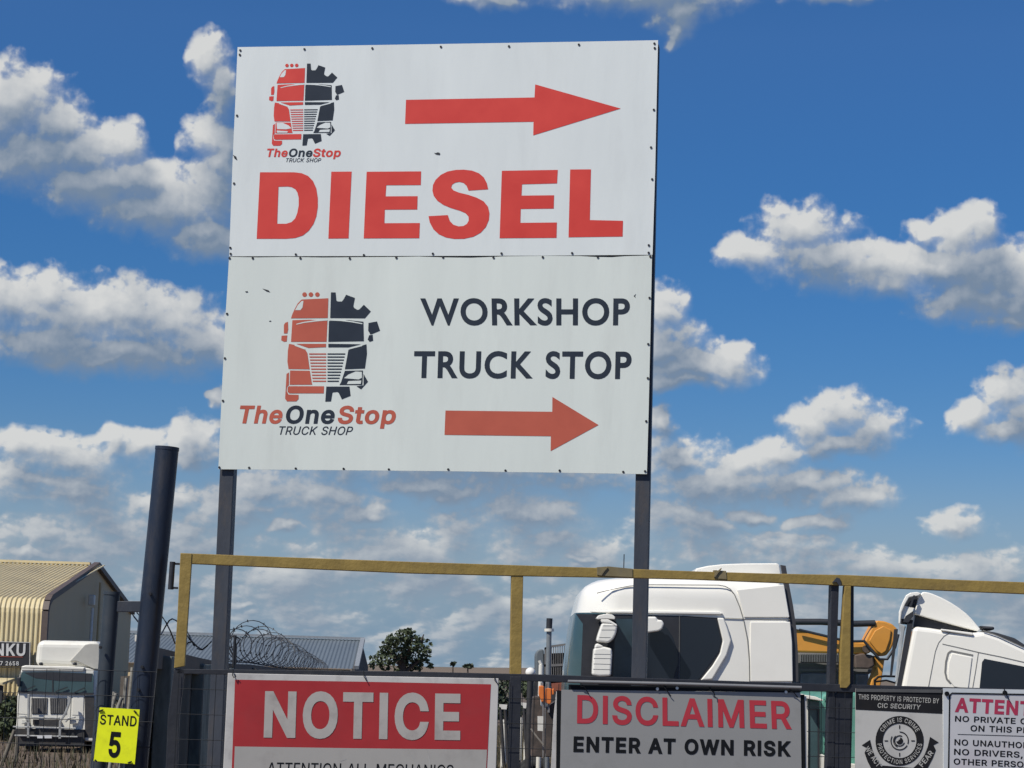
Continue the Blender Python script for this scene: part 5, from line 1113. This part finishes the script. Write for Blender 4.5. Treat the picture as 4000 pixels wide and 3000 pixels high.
mb = MB(); PLT.plate(mb, k('M', (215, 742), (640, 766), (1105, 772), (1100, 792), (640, 788), (210, 766)), .06, .05); mb.build('wiper_panel', M_TRIM, cb)
for x0, x1 in ((372, 562), (590, 790)):
    mb = MB(); PLT.plate(mb, k('M', (x0, 835), (x1, 835), (x1 - 8, 1022), (x0 + 6, 1022)), .02, .05); gl = mb.build('grille', M_TRIM, cb)
    mb = MB()
    for i in range(9): x = x0 + 14 + i * (x1 - x0 - 28) / 8; PLT.plate(mb, k('M', (x - 4, 845), (x + 4, 845), (x + 4, 1012), (x - 4, 1012)), .03, .01)
    mb.each('bar', M_GREYM, gl)
mb = MB()
for q in (((352, 790), (378, 790), (372, 1300), (345, 1300)), ((820, 810), (860, 830), (850, 900), (800, 1030), (745, 1110), (745, 1310), (715, 1310), (720, 1110), (780, 1010), (825, 900)), ((255, 1040), (330, 1040), (370, 1110), (345, 1120), (320, 1062), (255, 1060)),
          ((790, 1100), (830, 1060), (910, 1050), (910, 1068), (840, 1080), (800, 1120)), ((400, 1052), (730, 1060), (730, 1078), (400, 1070)), ((180, 1160), (920, 1180), (920, 1196), (180, 1178)), ((175, 1262), (940, 1280), (940, 1296), (175, 1280))):
    PLT.plate(mb, k('M', *q), .32, .08, bev=.01)
mb.build('bull_bar', mat('bull_bar_steel', (.42, .42, .40), .4, metal=.4, var=.2), lt_)
mb = MB(); PLT.plate(mb, k('M', (395, 1085), (715, 1090), (715, 1160), (395, 1150)), .1, .1); PLT.plate(mb, k('M', (190, 1190), (1000, 1205), (1000, 1400), (190, 1400)), .1, .4); PLT.plate(mb, k('M', (1000, 810), (1112, 810), (1112, 1300), (1000, 1300)), .01, .1); mb.each('bumper', M_CHASSIS, lt_)
for q in (((470, 1270), (540, 1270), (540, 1304), (470, 1304)), ((556, 1268), (640, 1268), (640, 1304), (556, 1304))):
    mb = MB(); PLT.plate(mb, k('M', *q), .36, .03); mb.each('number_plate', mat('plate_white', (.62, .62, .62), .5), lt_)
for q in (((262, 1075), (330, 1075), (330, 1140), (262, 1140)), ((830, 1085), (905, 1090), (905, 1145), (830, 1140))):
    mb = MB(); PLT.plate(mb, k('M', *q), .14, .1, bev=.03); mb.build('headlight', M_LAMP, lt_)
for a, b in (((300, 745), (420, 690)), ((660, 760), (800, 705)), ((880, 770), (1000, 715))):
    mb = MB(); PLT.line(mb, k('M', a, b), 4, .09, .02); mb.build('wiper', M_TRIM, ws)
mb = MB(); PLT.plate(mb, k('M', (206, 800), (355, 810), (350, 1030), (200, 1020)), .012, .02, bev=.01); mb.build('corner_panel', M_WHITE2, cb)
mb = MB(); PLT.plate(mb, k('M', (860, 820), (985, 822), (985, 1040), (850, 1035)), .012, .02, bev=.01); mb.build('corner_panel', M_WHITE2, cb)
for x0 in (460, 860):
    mb = MB(); PLT.off(.05).plate(mb, k('M', (x0 - 10, 445), (x0, 415), (x0 + 30, 412), (x0 + 40, 450)), 0, .2, bev=.03); mb.build('roof_lamp', M_TRIM, lt_)
mb = MB(); PLT.off(.2).plate(mb, k('M', (198, 590), (236, 590), (236, 700), (200, 700)), 0, .12, bev=.02); mb.build('mirror', M_TRIM, lt_)
xa, xb = PLT.P(k('M', (230, 1300))).x, PLT.P(k('M', (1090, 1300))).x
for yy in (YL + .9, YL + 4.4):
    for x in (xa + .2, xb - .2):
        mb = MB(); n = 24; mb.tube([(x - .15, yy, .5), (x + .15, yy, .5)], .5, n); tw = mb.build('tyre', M_TYRE, lt_)
        mb = MB(); mb.tube([(x - .17, yy, .5), (x + .17, yy, .5)], .28, 16); mb.build('rim', M_RIM, tw)
mb = MB(); mb.box((xa + .6, YL + .5, .55), (xb - .6, YL + 5.6, .9)); mb.build('chassis', M_CHASSIS, lt_)

# ------------------------------------------------------------------ boundary wall running away, with razor coil
M_WALL = mat('dark_wall_sheet', (.020, .023, .024), .75, var=.3, scale=3, dirt=(.05, .055, .05), dirt_amt=.5, dirt_scale=1.2, stretch=(3, 3, .4), bump=.2)
M_COPE = mat('weathered_beam', (.115, .095, .075), .8, var=.25, scale=4)
M_PALE = mat('lichen_pale', (.17, .19, .17), .85, var=.4, scale=4, stretch=(2, 2, .5), dirt=(.05, .06, .055), dirt_amt=.7, dirt_scale=3)
wx = lambda d: (1420 - 13554.0 / d - 2000) / F * d


def wz(d):
    return 2.7 + (.112 if d < 17 else .112 - (d - 17) * .0134 if d < 22 else .045 - (d - 22) * .009 if d < 27 else 0 if d < 34 else -.006 * (d - 34))


wall = thing('boundary_wall', 'dark sheet boundary wall with a weathered beam running away behind the gate', 'wall', (wx(27), 27, 0))
mb = MB(); ds_ = [16.7 + i * .26 for i in range(56)] + [31.5 + i * 4 for i in range(46)]; prev = None
for i, d in enumerate(ds_):
    x = wx(d) + (.035 if (i % 4) < 2 and d < 31 else 0); r = [mb.bm.verts.new((x, d, 0)), mb.bm.verts.new((x, d, wz(d) - .17))]
    r += [mb.bm.verts.new((x - .12, d, wz(d) - .17)), mb.bm.verts.new((x - .12, d, 0))]
    if prev:
        for a in range(3): mb.bm.faces.new((prev[a], r[a], r[a + 1], prev[a + 1]))
    else: mb.bm.faces.new(r[::-1])
    prev = r
mb.build('sheeting', M_WALL, wall)
mb = MB(); dd = [16.7, 17.4, 19, 21.5, 24, 26, 28, 32, 40, 60, 100, 200]
for a, b in zip(dd, dd[1:]): mb.bar((wx(a) + .02, a, wz(a) - .085), (wx(b) + .02, b, wz(b) - .085), .12, .165)
mb.build('coping_beam', M_COPE, wall)
for d, m_, wd in ((17.6, M_PALE, .12), (22.2, M_PALE, .5), (26.4, M_PALE, .3), (33, M_WALL, .2), (42, M_WALL, .2)):
    mb = MB(); mb.box((wx(d) + .03, d - wd, 0), (wx(d) + .16, d + .06, wz(d) - .06), bev=.01); mb.build('post', m_, wall)
mb = MB(); mb.bar((wx(16.4), 16.4, wz(17) + .06), (wx(17.5), 17.5, wz(17.5) + .03), .1, .05); mb.build('loose_plank', M_WHITE2, wall)

M_RAZ = mat('razor_steel', (.035, .037, .042), .5, metal=.5)
rz = thing('razor_wire_coil', 'dark razor wire coil shrinking away along the top of the boundary wall', 'razor wire', (wx(30), 30, 2.7))
mb = MB(); pts = []; d = 27.2; a = 0.0
while d < 110:
    rr = .16 + .17 * min(1, max(0, (d - 27.2) / 5.5)); rr = rr * (1 + .08 * math.sin(d * 1.7)); a += R_(15); d += (2.1 + .5 * math.sin(d * 2.3)) * 15 / 360
    pts.append((wx(d) + rr * math.cos(a), d + .10 * math.sin(a + .6), wz(d) + .03 + rr * .92 + rr * .95 * math.sin(a)))
mb.tube(pts, .0075, 4, smooth=False)
for i in range(0, len(pts), 3):
    p = Vector(pts[i]); q = Vector(pts[min(i + 1, len(pts) - 1)]); t = (q - p).normalized() if (q - p).length else Vector((0, 0, 1)); s_ = t.cross(Vector((0, 1, 0)))
    if s_.length < .1 or p.y > 50: continue
    s_.normalize(); mb.face([p + s_ * .028, p + t * .02, p - s_ * .028, p - t * .02])
mb.build('coil', M_RAZ, rz, recalc=False)
for q in (((282, 430), (268, 640)),):
    mb = MB(); p0 = at(*k('B', q[0]), 27.0); p1 = at(*k('B', (262, 760)), 27.0); mb.tube([p0, p1], .02, 6)
    mb.tube([at(*k('B', c), 27.0) for c in ((212, 470), (270, 432), (330, 470), (292, 520), (285, 700))], .011, 5); mb.tube([at(*k('B', c), 27.0) for c in ((212, 470), (225, 540), (262, 620), (266, 760))], .011, 5); mb.build('stay', M_RAZ, rz)
rz2 = thing('razor_wire_coil', 'sagging razor wire strands between the blue pipe post and the left sign post', 'razor wire', (wx(18.5), 18.5, 2.8))
mb = MB()
for ln in (((340, 150), (380, 210), (420, 290), (445, 350), (470, 420)), ((330, 330), (372, 250), (410, 190), (440, 172), (480, 188), (520, 230), (570, 300), (610, 370), (650, 410), (690, 450), (740, 480)), ((590, 300), (612, 340), (640, 400), (660, 440)), ((690, 470), (740, 480), (790, 440), (830, 400)),
           ((560, 460), (600, 410), (640, 400), (680, 440)), ((20, 90), (60, 150), (100, 200), (140, 240)), ((90, 110), (120, 150), (150, 170))):
    mb.tube([at(*k('Q', c), 18.5 + .3 * math.sin(i * 2.1)) for i, c in enumerate(ln)], .007, 5)
mb.build('coil', M_RAZ, rz2)

# ------------------------------------------------------------------ grey roofed building beyond the wall
M_GROOF = mat('blue_grey_roof', (.115, .14, .165), .5, var=.06, scale=.5, dirt=(.12, .14, .16), dirt_amt=.3, dirt_scale=.3)
YB = 120.0
r0 = at(660, 2498, YB + 6); r1 = at(*k('B', (1450, 477)), YB + 6); e1 = at(*k('B', (1392, 742)), YB); f1 = at(*k('B', (1512, 720)), YB + 13)
bd = thing('grey_roofed_barn', 'long grey-roofed building with a dark gable behind the razor wire', 'building', ((r0.x + r1.x) / 2, YB + 6, 0))
mb = MB(); n = 320; prev = None
for i in range(n + 1):
    t = i / n; x0 = r0.x - 6 + (r1.x - r0.x + 6) * t; x1 = r0.x - 7 + (e1.x - r0.x + 7) * t; o = .012 if i % 4 < 2 else -.012
    r = [mb.bm.verts.new((x1, YB - o, e1.z + o)), mb.bm.verts.new((x0, YB + 6 - o, r1.z + o))]
    if prev: mb.bm.faces.new((prev[0], r[0], r[1], prev[1]))
    prev = r
mb.build('roof', M_GROOF, bd)
mb = MB(); mb.prism([(r0.x - 6, YB + 6.05, r1.z), (r1.x, YB + 6.05, r1.z), (f1.x, f1.y, f1.z), (r0.x - 6, f1.y, f1.z)], (0, 0, -.1)); mb.build('roof', M_GROOF, bd)
mb = MB(); mb.prism([(e1.x, YB, 0), (e1.x, YB, e1.z), (r1.x, YB + 6, r1.z - .05), (f1.x, f1.y, f1.z), (f1.x, f1.y, 0)], (-.2, 0, 0)); mb.build('gable_wall', mat('dark_gable', (.065, .06, .058), .8, var=.2), bd)
mb = MB(); mb.bar(Vector((e1.x + .08, YB - .05, e1.z + .08)), (r1.x + .08, YB + 6, r1.z + .08), .25, .2); mb.bar((r0.x - 6, YB + 6, r1.z + .1), (r1.x + .1, YB + 6, r1.z + .1), .3, .14); mb.each('trim', mat('trim_grey', (.24, .26, .28), .5), bd)
mb = MB(); mb.box((r0.x - 6, YB + .3, 0), (e1.x - .3, YB + .6, e1.z - .05)); mb.build('front_wall', M_GABLE, bd)

# ------------------------------------------------------------------ vegetation
def leafmat(name, col, var=.35):
    m = mat(name, col, .7, var=var, scale=1.4); return m


M_LEAF = leafmat('leaf_dark', (.050, .068, .030)); M_BARK = mat('bark', (.07, .055, .045), .9, var=.3, bump=.3)
M_LEAF2 = leafmat('leaf_mid', (.055, .075, .042)); M_LEAF3 = leafmat('leaf_dry', (.095, .085, .045))


def crown(parent, clumps, leaf, m, per, rnd, name='crown'):
    mb = MB()
    for (x, y, z, r, rz_) in clumps:
        nn = int(per * r * r)
        for _ in range(nn):
            d = Vector((rnd.gauss(0, 1), rnd.gauss(0, 1), rnd.gauss(0, 1))).normalized(); t = rnd.random() ** .33
            p = Vector((x + d.x * r * t, y + d.y * r * t, z + d.z * rz_ * t)); s = leaf * rnd.uniform(.6, 1.3)
            u = Vector((rnd.gauss(0, 1), rnd.gauss(0, 1), rnd.gauss(0, .7))).normalized(); v = u.cross(Vector((rnd.gauss(0, 1), rnd.gauss(0, 1), rnd.gauss(0, 1)))).normalized()
            mb.face([p + u * s, p + v * s * .6, p - u * s, p - v * s * .6])
    return mb.build(name, m, parent, recalc=False)


def limb(parent, segs, m=None):
    mb = MB()
    for pts, r in segs: mb.tube(pts, r, 8)
    return mb.build('trunk', m or M_BARK, parent)


rnd = random.Random(4)
YT = 200.0
tc0 = at(*k('B', (1830, 740)), YT); sc_ = YT / F / 2.37
tree = thing('round_tree', 'large round dark green tree standing alone beyond the yard', 'tree', (tc0.x, YT, 0))
cl = []
for (px, py, r) in ((1840, 440, 78), (1760, 470, 75), (1920, 470, 75), (1700, 545, 72), (1980, 540, 72), (1840, 540, 95), (1640, 600, 55), (2040, 560, 45), (1590, 655, 50), (1720, 640, 80), (1880, 640, 92), (2030, 640, 60), (2085, 590, 28), (2090, 520, 24), (1560, 700, 42), (1660, 710, 60), (1800, 720, 80), (1950, 715, 75), (2070, 700, 34), (2105, 720, 24), (1545, 640, 22), (2060, 480, 20), (1700, 480, 40), (1990, 470, 40), (1870, 395, 40), (1920, 400, 36)):
    p = at(*k('B', (px, py)), YT); cl.append((p.x, YT + rnd.uniform(-2.2, 2.2), p.z, r * sc_ * 1.04, r * sc_ * .86))
crown(tree, cl, .20, M_LEAF, 190, rnd)
zc = tc0.z
limb(tree, [([(tc0.x, YT, 0), (tc0.x + .1, YT, 2.0), (tc0.x, YT, 4.2)], [.42, .34, .22])] + [([(tc0.x, YT, 2.2 + .3 * i), (tc0.x + 1.6 * math.cos(i * 1.3), YT + math.sin(i * 1.3), 3.6 + .3 * i), (tc0.x + 1.9 * math.cos(i * 1.3), YT + 1.5 * math.sin(i * 1.3), 4.2 + .35 * i)], [.2, .12, .05]) for i in range(6)])
for i, (px, py, w_, h_, Y, lab) in enumerate(((402, 690, 26, 40, 900, 'tiny lone tree on the far hill left of the yellow upright'), (540, 712, 42, 34, 800, 'low rounded bush on the far hill beside the tiny lone tree'))):
    p = at(*k('C', (px, py)), Y); s = Y / F / 2.37; t_ = thing('distant_tree', lab, 'tree', (p.x, Y, 0))
    crown(t_, [(p.x, Y, p.z, w_ * s, h_ * s * .35), (p.x + w_ * s * .4, Y, p.z - h_ * s * .2, w_ * s * .6, h_ * s * .3), (p.x - w_ * s * .4, Y, p.z - h_ * s * .1, w_ * s * .5, h_ * s * .25)], 1.0, M_LEAF2, 18, rnd); limb(t_, [([(p.x, Y, 0), (p.x, Y, p.z)], [.4, .2])])
# shrubs filling the slit and the yard edge
for (px, py, w_, h_, Y, m_, lab) in ((1985, 2695, 60, 55, 110, M_LEAF2, 'grey-green bush behind the slit between notice board and dark upright'), (2075, 2690, 42, 45, 100, M_LEAF, 'dark green bush just right of the dark upright under the rail'), (30, 2790, 60, 90, 70, M_LEAF, 'dark shrub at the left edge below the shed canopy'),
                               (470, 2800, 50, 70, 72, M_LEAF3, 'dry bush between the cabover truck and blue pipe post'), (1500, 2720, 90, 60, 120, M_LEAF2, 'broad bush hidden behind the red notice board')):
    if px == 1500: continue
    p = at(px, py, Y); s = Y / F; t_ = thing('shrub', lab, 'bush', (p.x, Y, 0)); cl = [(p.x + rnd.uniform(-.7, .7) * w_ * s, Y + rnd.uniform(-1, 1), max(.3, p.z + rnd.uniform(-1.0, .6) * h_ * s), w_ * s * rnd.uniform(.35, .6), h_ * s * rnd.uniform(.4, .6)) for _ in range(10)]
    cl += [(q[0], q[1], q[2] * .45, q[3], q[4]) for q in cl]
    crown(t_, cl, .10, m_, 900, rnd, 'foliage'); limb(t_, [([(p.x, Y, 0), (p.x + .1, Y, p.z)], [.09, .04])])
# grass and weeds of the yard
mb = MB()
for _ in range(20000):
    Y = 44 + 60 * rnd.random() ** 1.6; zone = rnd.random()
    px = rnd.uniform(-150, 620) if zone < .22 else rnd.uniform(1880, 2260) if zone < .9 else rnd.uniform(3050, 3300)
    x = (px - 2000) / F * Y * 1.01; h = rnd.uniform(.08, .32) * (1.5 if rnd.random() < .12 else 1); a = rnd.uniform(0, 6.28); w_ = rnd.uniform(.012, .03); lx, ly = rnd.gauss(0, .3) * h, rnd.gauss(0, .3) * h
    mb.face([(x - w_ * math.cos(a), Y - w_ * math.sin(a), -.05), (x + w_ * math.cos(a), Y + w_ * math.sin(a), -.05), (x + lx, Y + ly, h)], 0 if rnd.random() < .6 else 1)
o = mb.build('dry_grass', [mat('straw', (.115, .09, .055), .9, var=.35, scale=.7), mat('green_weed', (.045, .05, .028), .9, var=.35, scale=.7)], recalc=False)
o['kind'] = 'stuff'; o['label'] = 'dry straw coloured grass and weeds growing across the yard'; o['category'] = 'grass'

# rubble heap, boards and leaning poles in the yard
M_RUB2 = mat('rubble', (.19, .135, .10), .95, var=.4, scale=2, dirt=(.10, .07, .05), dirt_amt=.5, dirt_scale=2)
YR = 52.0
mb = MB()
for i in range(240):
    px = rnd.uniform(2015, 2190); p = at(px, 2950, YR); y = YR + rnd.uniform(-2.5, 3); s = rnd.uniform(.06, .24); hx = max(0, 1 - abs(px - 2090) / 110); z = hx * .75 * rnd.random()
    t = bmesh.new(); bmesh.ops.create_icosphere(t, subdivisions=1, radius=s)
    for v in t.verts: v.co = Vector((v.co.x * rnd.uniform(.7, 1.4), v.co.y * rnd.uniform(.7, 1.4), v.co.z * rnd.uniform(.5, 1.0))) + Vector((p.x, y, z))
    mb.add(t)
o = mb.build('rubble_heap', M_RUB2, recalc=False); o['kind'] = 'stuff'; o['label'] = 'heap of brown rubble low in the slit left of the disclaimer board'; o['category'] = 'rubble'
PR = Plane(1900, 58, 2200, 58, 2850)
for q, lab, legs in (((185, 740, 300, 815), 'small white yard board on legs right beside the notice board', (205, 270)), ((500, 715, 580, 800), 'small white yard board on legs right beside the dark upright', (540, 590))):
    p = PR.P(k('N', ((q[0] + q[2]) / 2, q[3]))); bo = thing('yard_board', lab, 'board', (p.x, 58, 0), 'white yard boards')
    mb = MB(); PR.plate(mb, k('N', (q[0], q[1]), (q[2], q[1] + 6), (q[2] - 10, q[3]), (q[0] + 30, q[3] - 4), (q[0] + 24, q[1] + 45), (q[0], q[1] + 40)), 0, .05); mb.build('board', M_WHITE2, bo)
    for x in legs:
        mb = MB(); a = PR.P(k('N', (x, q[3])), -.02); mb.tube([a, (a.x + .15, 58, 0)], .045, 8); mb.build('leg', M_CHASSIS, bo)
for x0, x1, y0, y1, c in ((215, 300, 995, 1160, 'pale'), (495, 525, 960, 1060, 'pale'), (555, 610, 960, 1050, 'pale')):
    p = PR.P(k('N', ((x0 + x1) / 2, y1)), -1.5); s_ = thing('white_drum', {215: 'pale drum standing under the board next to the notice board', 495: 'narrow pale drum right next to the dark upright', 555: 'wider pale drum second from the dark upright'}[x0], 'drum', (p.x, 59.5, 0), 'pale drums in the yard')
    c0_ = PR.P(k('N', (x0, y0)), -1.5); c1_ = PR.P(k('N', (x1, y1)), -1.5); r = abs(c1_.x - c0_.x) / 2
    mb = MB(); mb.tube([(p.x, 59.5, 0), (p.x, 59.5, c0_.z * .33), (p.x, 59.5, c0_.z * .34), (p.x, 59.5, c0_.z * .66), (p.x, 59.5, c0_.z * .67), (p.x, 59.5, c0_.z)], [r, r, r * 1.06, r, r * 1.06, r], 20); mb.build('barrel', M_WHITE2, s_)
    mb = MB(); mb.tube([(p.x, 59.5, c0_.z), (p.x, 59.5, c0_.z + .03)], r * .9, 20); mb.build('lid', M_FRAME, s_)
PQ_ = Plane(0, 56, 400, 56, 2900)
for a, b, lab in (((45, 1560), (170, 1210), 'slanting wooden pole propped before the cabover truck'), ((190, 1560), (205, 1290), 'upright wooden pole standing before the cabover truck')):
    p = PQ_.P(k('M', a)); o_ = thing('wooden_pole', lab, 'pole', (p.x, 56, 0)); mb = MB(); mb.tube([PQ_.P(k('M', (a[0] - (b[0] - a[0]) * .15, a[1] - (b[1] - a[1]) * .15))), PQ_.P(k('M', b))], [.06, .045], 8); mb.build('shaft', mat('grey_wood', (.14, .125, .10), .85, var=.3), o_)
# brick-brown gateway pillar and clutter seen between the short and tall pipes
PC = Plane(480, 50, 560, 50, 2700)
cl_ = thing('scrap_rack', 'rack of pale scrap lengths standing between the short and tall pipe posts', 'rack', (PC.P((525, 2750)).x, 50, 0))
mb = MB()
for i, (x0, y0, x1, y1) in enumerate(((955, 935, 930, 1210), (980, 950, 950, 1215), (920, 1010, 905, 1200), (840, 1110, 822, 1215), (860, 1120, 835, 1200), (905, 1150, 880, 1210))):
    a = PC.P(k('A', (x0, y0)), .1 * i); b = PC.P(k('A', (x1, y1)), .1 * i); mb.tube([(b.x + (b.x - a.x) * 2, b.y, 0), b, a], .045, 8)
mb.each('length', mat('scrap_pale', (.24, .23, .20), .8, var=.5, scale=6), cl_)
mb = MB(); PC.plate(mb, k('A', (825, 1000), (985, 990), (960, 1400), (800, 1400)), -.8, .4); mb.build('backing', M_COPE, cl_)
